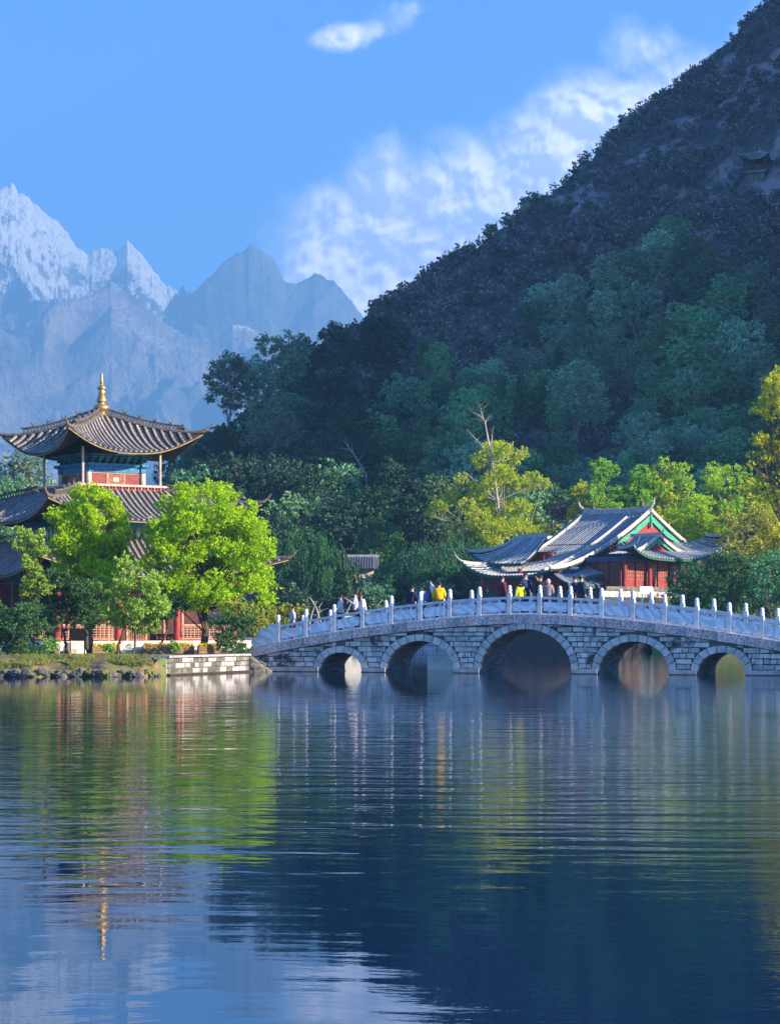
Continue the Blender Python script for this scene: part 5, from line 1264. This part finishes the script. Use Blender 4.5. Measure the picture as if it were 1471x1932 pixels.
# dead tree on the hillside and trees far left of the pagoda
px, D = 690, 262.0; z0 = hb(px, D); r = empty('dead_tree', (xat(px,D), D, z0), 0, 'leafless pale dead tree leaning left in the dark wood above the small roof', 'tree')
mb = MB(); zt = zat(835, D)-z0
mb.tube([(0.3,-3,0),(0,-3,zt*0.55),(-1.2,-3.2,zt*0.8),(-2.4,-3.2,zt)], [0.2,0.16,0.1,0.03], 6)
for q in range(14):
    t = rnd.uniform(0.4, 1); b0 = Vector((0.3-2.7*t*t, -3.1, zt*(0.3+0.7*t))); mb.tube([b0, b0+Vector((rnd.uniform(-2,0.8), rnd.uniform(-.4,.4), rnd.uniform(0,1.2)))], [0.06,0.015], 4)
mb.build('trunk', MT['barkpale'], r)
for i, (px, ytop, D, h) in enumerate(((45,855,250,11),(20,900,245,9),(78,905,255,8),(-10,920,240,9),(10,985,236,7),(60,960,240,8),(110,930,262,9))):
    place_tree(['e1','e3','e2','r1','r2','r3','e3'][i], 'distant_tree', (xat(px,D), D, zat(ytop,D)-h), h/(12 if i in (0,1,2,6) else 8), rnd.uniform(0,6), 'hazy blue tree in the gap at the left behind the pagoda' if i else 'tallest hazy tree at the left behind the pagoda, loose open crown', 'tree', 'hazy trees behind the pagoda at left' if i else None)
xs = np.linspace(-48, -22, 30); ys = np.linspace(228, 300, 20); A_, B_ = np.meshgrid(xs, ys)
struct('knoll', grid_mesh('knoll', A_, B_, 13.5*np.sin(np.clip((B_-228)/60,0,1)*pi/2)*np.clip((A_+48)/5,0,1)**.5*np.clip((-22-A_)/5,0,1)**.5-0.5+3*(fbm(A_/6,B_/6,3,8)-.5), [hill_mat()]), 'low wooded rise behind the pagoda at left')

# ------------------------------------------------------------------ things on the bank
def planter(px, D, w, lab):
    t = empty('planter_box', (xat(px,D), D, 0.74), 0.25, lab, 'planter')
    for j in range(3):
        mb = MB(); mb.box(-w/2, w/2, -0.18, -0.15, 0.02+j*0.11, 0.12+j*0.11); mb.build('board', MT['planter'], t)
    for sx in (-1, 1):
        mb = MB(); mb.box(sx*w/2-0.03, sx*w/2+0.03, -0.19, 0.19, 0, 0.36); mb.build('end_post', MT['planter'], t)
    mb = MB(); mb.box(-w/2+0.03, w/2-0.03, -0.145, 0.17, 0.0, 0.30); mb.build('soil', MT['soil'], t)
    r = np.random.default_rng(int(px)); n = 620
    C = np.stack([r.uniform(-w/2, w/2, n), r.uniform(-0.2, 0.2, n), 0.32+np.abs(r.normal(size=n))*0.075], 1); N = np.tile([0,-0.3,1.0], (n,1))+r.normal(size=(n,3))*0.4
    link('flowers', leaf_mesh('flowers', C, N, 0.07, 0.8, r, MT['flower'], 0.6), t)
for a in ((200,104.5,1.15,'dark wooden planter of yellow flowers left of the boulders'),(295,104.0,1.15,'wooden planter of yellow flowers between the boulder and the largest lime tree'),(344,104.2,0.95,'wooden planter of yellow flowers just left of the dark trunk'),(394,104.0,0.9,'wooden planter of yellow flowers just right of the dark trunk')): planter(*a)
def boulder(px, D, r, lab, seed):
    mb = MB(); mb.blobm((0,0,r[2]*0.6), r, seed, 10, 7, 0.13, True); o = mb.build('boulder', MT['rock'] if seed % 2 else MT['plaster'], None, (xat(px,D), D, 0.66)); tag(o, lab, 'rock')
for a in ((48,101.5,(0.45,0.4,0.34),'pale boulder left of the bright leaning trunk',3),(66,102.5,(0.3,0.3,0.36),'upright dark boulder behind the leaning trunk',5),(100,103,(0.32,0.3,0.40),'dark rounded boulder left of the sign board',7),(140,103.5,(0.52,0.4,0.34),'pale flat boulder under the dark sign board',2),
          (258,104.5,(0.75,0.4,0.30),'widest pale boulder between the planters',4),(62,105,(0.3,0.3,0.28),'small pale boulder beside the upright dark one',6)): boulder(*a)
for i, (X, Y, z, s) in enumerate(((-5.75,101.3,0.1,0.34),(-5.5,101.9,0.0,0.30),(-5.9,102.2,0.35,0.28),(-5.55,102.4,0.3,0.2),(-5.95,101.7,0.5,0.22),(-5.3,102.2,0.0,0.2))):
    mb = MB(); mb.blobm((0,0,0), (s*1.2, s, s*0.8), i+40, 8, 5, 0.2, True); o = mb.build('rubble_stone', MT['rock'], None, (X, Y, z)); tag(o, 'dark rubble stone in the gap between embankment wall and bridge foot', 'rock', 'rubble between wall and bridge foot')
# rough stones along the waterline
for i in range(74):
    X = -17.2+8.3*(i+rnd.random()*0.6)/74; Y = float(front_y(np.array([X]))[0]); mb = MB(); s = rnd.uniform(0.07, 0.17)
    mb.blobm((0,0,0), (s*1.2, s, s*0.85), i, 8, 5, 0.2, True)
    o = mb.build('shore_stone', MT['rock'] if rnd.random() < .8 else MT['soil'], None, (X, Y-0.05+rnd.uniform(-.1,.15), rnd.uniform(0.02, 0.22))); tag(o, 'rough stone in the waterline of the grassy bank', 'rock', 'rough stones along the foot of the grassy bank')
# sign board
t = empty('sign_board', (xat(146,101.5), 101.5, 0.68), 0.15, 'dark brown blank looking sign board on two posts in front of the pagoda', 'sign')
mb = MB(); mb.box(-0.33,0.33,-0.03,0.03,0.68,1.12); mb.build('board', MT['sign'], t)
for sx in (-1,1):
    mb = MB(); mb.tube([(sx*0.3,0.03,-0.1),(sx*0.3,0.03,1.16)], 0.028, 8); mb.build('post', MT['planter'], t)
mb = MB(); mb.box(-0.38,0.38,-0.05,0.05,1.12,1.16); mb.build('cap', MT['sign'], t)
# low balustrade along the pagoda path far left
t = empty('path_railing', (xat(20,110), 110, 0.76), 0, 'pale blue railing glimpsed between the column and the bush at the left edge', 'railing')
mb = MB(); mb.box(-1.2,0.9,-0.03,0.03,1.55,1.62); mb.box(-1.2,0.9,-0.03,0.03,1.2,1.26); mb.build('rail', MT['marble'], t)
for q in range(4):
    mb = MB(); mb.box(-1.1+q*0.6,-1.04+q*0.6,-0.03,0.03,0,1.6); mb.build('post', MT['marble'], t)
# ------------------------------------------------------------------ people on the bridge
def skin_obj(name, J, Ed, mat, parent, sub=1, root=0):
    """J: list of (x,y,z,r); one continuous skin along the edges"""
    me = bpy.data.meshes.new(name); me.from_pydata([j[:3] for j in J], Ed, []); me.update()
    o = link(name, me, parent); md = o.modifiers.new('skin', 'SKIN')
    for i, j in enumerate(J):
        r = j[3]; me.skin_vertices[0].data[i].radius = (r if not hasattr(r, '__len__') else r[0], r if not hasattr(r, '__len__') else r[1])
        me.skin_vertices[0].data[i].use_root = (i == root)
    md.use_smooth_shade = True
    if sub: s_ = o.modifiers.new('sub', 'SUBSURF'); s_.levels = sub; s_.render_levels = sub
    me.materials.append(mat); return o
def person(px, tpos_n, head_y, label, face, top_mat, leg_mat, hair_mat='hair', hair='short', coat=0.0, wide=1.0, armL=None, armR=None, hood=None, hat=None, lean=0.0, group='walkers on the bridge', hgt=None, feet_dz=0.0):
    # stand the figure where the bearing px crosses the bridge at depth n, its feet on the deck
    k = (px-CX)/F; n = tpos_n
    t = (k*(BY+n*cb)-BX-n*sb)/(cb+k*sb); P0 = bw(t, n, 0); zf = top(t)-0.04
    H = hgt or (zat(head_y, P0.y)-zf); s = H/1.72
    r = empty('person', (P0.x, P0.y, zf), face, label, 'person', group); r.scale = (s, s, s)
    A = dict(l=armL or ((0.24,0.02,1.14),(0.25,-0.06,0.90)), r=armR or ((-0.24,0.02,1.14),(-0.25,-0.06,0.90)))
    J, Ed = [], []
    def j(p_, rad, prev=None):
        J.append((p_[0], p_[1], p_[2], rad)); 
        if prev is not None: Ed.append((prev, len(J)-1))
        return len(J)-1
    pel = j((0,0,0.95), (0.15,0.11)); sp_ = j((0,lean*0.3,1.15), (0.13,0.10), pel); ch = j((0,lean*0.6,1.33), (0.15,0.105), sp_); nk = j((0,lean*0.9,1.47), 0.055, ch)
    hd = j((0,lean-0.01,1.565), (0.075,0.085), nk); ht = j((0,lean+0.005,1.655), (0.07,0.08), hd)
    for sx, key in ((1,'l'),(-1,'r')):
        sh = j((sx*0.165,lean*0.7,1.40), 0.055, ch); el = j(A[key][0], 0.040, sh); wr = j(A[key][1], 0.027, el)
        d = (Vector(A[key][1])-Vector(A[key][0])).normalized(); w_ = Vector(A[key][1]); side = d.cross(Vector((0,1,0.2))).normalized()
        pm_ = j(tuple(w_+d*0.06), (0.036,0.018), wr)
        for q, (of, ln) in enumerate(((-0.03,0.07),(-0.01,0.082),(0.01,0.078),(0.03,0.06))):
            f1 = j(tuple(w_+d*0.10+side*of), 0.009, pm_); f2 = j(tuple(w_+d*(0.10+ln)+side*of*1.1+Vector((0,-0.018,0))), 0.007, f1)
        th = j(tuple(w_+d*0.045+side*0.045), 0.011, pm_); j(tuple(w_+d*0.085+side*0.062), 0.009, th)
    for sx in (1,-1):
        hp = j((sx*0.09,0,0.90), 0.088, pel); kn = j((sx*0.095,-0.015,0.50), 0.060, hp); an = j((sx*0.095,0.02,0.09), 0.038, kn); j((sx*0.10,-0.12,0.035), 0.035, an)
    skin_obj('body', J, Ed, MT['skin'], r)
    # clothes follow the same bones
    lo = 0.90-coat
    T = [(0,0,lo,(0.185*wide,0.145*wide)),(0,lean*0.3,1.12,(0.165*wide,0.135*wide)),(0,lean*0.6,1.31,(0.185*wide,0.14*wide)),(0,lean*0.85,1.435,(0.09*wide,0.085*wide))]
    E_ = [(0,1),(1,2),(2,3)]
    for sx, key in ((1,'l'),(-1,'r')):
        b = len(T); e_, w_ = Vector(A[key][0]), Vector(A[key][1])
        T += [(sx*0.17,lean*0.7,1.385,0.078*wide), (*e_,0.062*wide), (*(e_.lerp(w_,0.92)),0.046)]; E_ += [(2,b),(b,b+1),(b+1,b+2)]
    skin_obj('jacket', T, E_, MT[top_mat], r)
    Lg = [(0,0,0.93,(0.16,0.12))]; EL = []
    for sx in (1,-1):
        b = len(Lg); Lg += [(sx*0.09,0,0.86,0.10),(sx*0.095,-0.015,0.50,0.075),(sx*0.095,0.015,0.12,0.062)]; EL += [(0,b),(b,b+1),(b+1,b+2)]
    skin_obj('trousers', Lg, EL, MT[leg_mat], r)
    mb = MB()
    for sx in (1,-1): mb.blobm((sx*0.098,-0.06,0.045), (0.055,0.14,0.05), 3, 10, 6, 0.03)
    mb.build('shoes', MT['black_cloth'], r)
    # face
    mb = MB()
    for sx in (1,-1): mb.blobm((sx*0.032,lean-0.088,1.60), (0.011,0.008,0.008), 1, 6, 4, 0)
    mb.build('eyes', MT['black_cloth'], r)
    mb = MB(); mb.blobm((0,lean-0.098,1.575), (0.013,0.018,0.024), 1, 6, 4, 0)
    for sx in (1,-1): mb.blobm((sx*0.088,lean+0.0,1.585), (0.012,0.022,0.03), 1, 6, 4, 0)
    mb.build('nose_and_ears', MT['skin'], r)
    mb = MB(); mb.blobm((0,lean-0.088,1.535), (0.024,0.008,0.007), 1, 6, 4, 0); mb.build('mouth', MT['red_cloth'], r)
    mb = MB(); mb.blobm((0,lean+0.022,1.64), (0.094,0.098,0.088), 2, 12, 8, 0.03)
    if hair == 'long': mb.blobm((0,lean+0.075,1.50), (0.085,0.05,0.17), 4, 10, 8, 0.05)
    if hair == 'tail': mb.tube([(0,lean+0.10,1.66),(0,lean+0.15,1.60),(0,lean+0.14,1.45),(0,lean+0.11,1.33)], [0.03,0.035,0.03,0.012], 8)
    if hair == 'bun': mb.blobm((0,lean+0.10,1.68), (0.045,0.045,0.045), 4, 8, 6, 0.05)
    mb.build('hair', MT[hair_mat], r)
    if hood:
        mb = MB(); mb.blobm((0,lean+0.03,1.60 if hood[1] == 'up' else 1.47), (0.125,0.12,0.145) if hood[1] == 'up' else (0.15,0.13,0.085), 5, 12, 8, 0.04); mb.build('hood', MT[hood[0]], r)
    if hat:
        mb = MB(); mb.blobm((0,lean+0.01,1.685), (0.105,0.11,0.065), 5, 12, 6, 0.0); mb.box(-0.07,0.07,lean-0.19,lean-0.08,1.665,1.68); mb.build('cap', MT[hat], r)
    return r
R = radians
p1 = person(552, 1.3, 1143, 'person in a white top and red trousers at the low left end of the bridge', R(-70), 'pale_blue', 'red_cloth', 'hairbrown', 'tail')
p2 = person(642, 1.5, 1122, 'woman in a white jacket with a dark ponytail facing left on the bridge', R(-80), 'white_top', 'dark_trousers', 'hair', 'tail', coat=0.12, wide=1.12, armL=((0.20,-0.02,1.15),(0.12,-0.20,1.05)))
p3 = person(670, 1.35, 1116, 'woman in a pale floral top holding up a phone beside the ponytailed woman', R(-95), 'floral_top', 'dark_trousers', 'hair', 'bun', armL=((0.22,-0.05,1.18),(0.16,-0.28,1.34)), armR=((-0.22,-0.05,1.18),(-0.12,-0.27,1.33)))
p4 = person(680, 1.9, 1119, 'woman with long brown hair close behind the one with the phone', R(150), 'white_top', 'dark_trousers', 'hairbrown', 'long')
p5 = person(777, 1.3, 1105, 'man in a dark navy coat left of the white flag, back half turned', R(150), 'navy_coat', 'dark_trousers', coat=0.1, wide=1.1)
p6 = person(797, 1.5, 1104, 'person in white with a blue backpack between the navy coat and the flag', R(-120), 'white_top', 'dark_trousers', 'hair', 'short')
mb = MB(); mb.blobm((0,0.20,1.20), (0.15,0.10,0.22), 6, 10, 8, 0.03); mb.tube([(0.12,0.10,1.35),(0.13,-0.12,1.32),(0.12,-0.10,1.08)], 0.018, 6); mb.tube([(-0.12,0.10,1.35),(-0.13,-0.12,1.32),(-0.12,-0.10,1.08)], 0.018, 6); mb.build('backpack', MT['blue_pack'], p6)
p7 = person(828, 1.5, 1098, 'person in a puffy yellow down jacket seen from behind, right of the flag', R(178), 'yellow_down', 'dark_trousers', 'hair', 'bun', coat=0.02, wide=1.28, armR=((-0.26,0.0,1.14),(-0.20,-0.16,1.0)))
p8 = person(947, 1.5, 1086, 'man in a maroon coat looking right near the crest of the bridge', R(120), 'maroon_coat', 'dark_trousers', coat=0.15, wide=1.15)
p9 = person(981, 1.2, 1097, 'person in a lime yellow jacket with a black hood right of the maroon coat', R(-150), 'lime_jacket', 'dark_trousers', 'hair', 'short', coat=0.12, wide=1.18, hood=('black_cloth','down'), armR=((-0.27,0.0,1.12),(-0.33,-0.12,1.0)))
p10 = person(991, 2.0, 1080, 'man with glasses in a dark blue coat behind the lime yellow jacket', R(20), 'blue_coat', 'dark_trousers', coat=0.1, wide=1.1)
mb = MB()
for sx in (-1,1): mb.tube([(sx*0.034+0.022*cos(a), -0.102, 1.60+0.016*sin(a)) for a in np.linspace(0, 2*pi, 9)], 0.004, 4)
mb.bar((-0.012,-0.104,1.602), (0.012,-0.104,1.602), 0.004, 0.004); mb.build('glasses', MT['black_cloth'], p10)
p11 = person(1019, 2.0, 1085, 'dark haired person in a black coat raising a hand to the face', R(-60), 'black_cloth', 'dark_trousers', coat=0.1, wide=1.1, armL=((0.24,-0.10,1.22),(0.10,-0.20,1.50)))
p12 = person(1034, 1.3, 1093, 'person with a pink hood and grey plaid shawl facing away', R(160), 'grey_plaid', 'dark_trousers', 'hair', 'short', coat=0.15, wide=1.25, hood=('pink_scarf','up'))
p13 = person(1084, 2.0, 1087, 'man in a blue coat beside the man with the cap, face turned left', R(-70), 'blue_coat', 'dark_trousers', wide=1.1)
p14 = person(1096, 1.4, 1086, 'man in a navy coat and grey cap looking right on the crest of the bridge', R(115), 'navy_coat', 'dark_trousers', coat=0.12, wide=1.22, hat='cap_grey')
mb = MB(); mb.box(-0.035,0.035,-0.385,-0.372,1.36,1.50); ph = mb.build('phone', MT['black_cloth'], None); ph.rotation_euler = p3.rotation_euler; ph.location = p3.location; ph.scale = p3.scale
tag(ph, 'dark phone held up by the woman in the floral top', 'phone')
# guide's flag held by the person in yellow
hand = p7.matrix_basis @ Vector((-0.20,-0.19,0.97)); top_ = Vector((xat(812, hand.y), hand.y-0.02, zat(1097, hand.y)))
t = empty('flag', tuple(hand), 0, 'white pointed guide flag on a thin pole left of the yellow jacket', 'flag')
mb = MB(); mb.tube([(0,0,-0.1), tuple(top_-hand)], 0.008, 6); mb.build('pole', MT['black_cloth'], t)
q = top_-hand; mb = MB(); n_ = 8; vs = []
for i in range(n_+1):
    f = i/n_; w_ = 0.17*sin(pi*min(1, f*1.15))+0.01; z = q.z-0.60*f
    vs += [(q.x-w_*0.25+0.05*f, q.y+0.02*sin(f*7), z), (q.x+w_*0.9+0.06*f, q.y+0.05*sin(f*5+1), z-0.03)]
for dy in (0,):
    b = [(a, c, d) for a, c, d in vs]+[(a, c+0.008, d) for a, c, d in vs]; m_ = len(vs)
    fs = []
    for i in range(n_): fs += [(2*i,2*i+1,2*i+3,2*i+2), (m_+2*i+2,m_+2*i+3,m_+2*i+1,m_+2*i), (2*i,2*i+2,m_+2*i+2,m_+2*i), (2*i+1,m_+2*i+1,m_+2*i+3,2*i+3)]
    mb.add(b, fs, True)
mb.build('cloth', MT['white'], t)
# red and white lantern ornaments under the hall porch eave
for i, (x, y) in enumerate(((-1.1,-5.3),(1.3,-5.0))):
    c = hall.matrix_basis @ Vector((x, y, 7.25)); r = empty('red_lantern', tuple(c), 0, ['round red lantern hanging under the porch eave of the hall, left one','round red lantern hanging at the right corner of the hall porch'][i], 'lantern')
    mb = MB(); mb.blobm((0,0,-0.3), (0.24,0.24,0.2), 1, 10, 8, 0); mb.build('lamp_body', MT['red_cloth'], r)
    mb = MB(); mb.tube([(0,0,-0.12),(0,0,0.35)], 0.015, 5); mb.tube([(0,0,-0.48),(0,0,-0.75)], [0.04,0.02], 6); mb.build('cord', MT['ochre'], r)
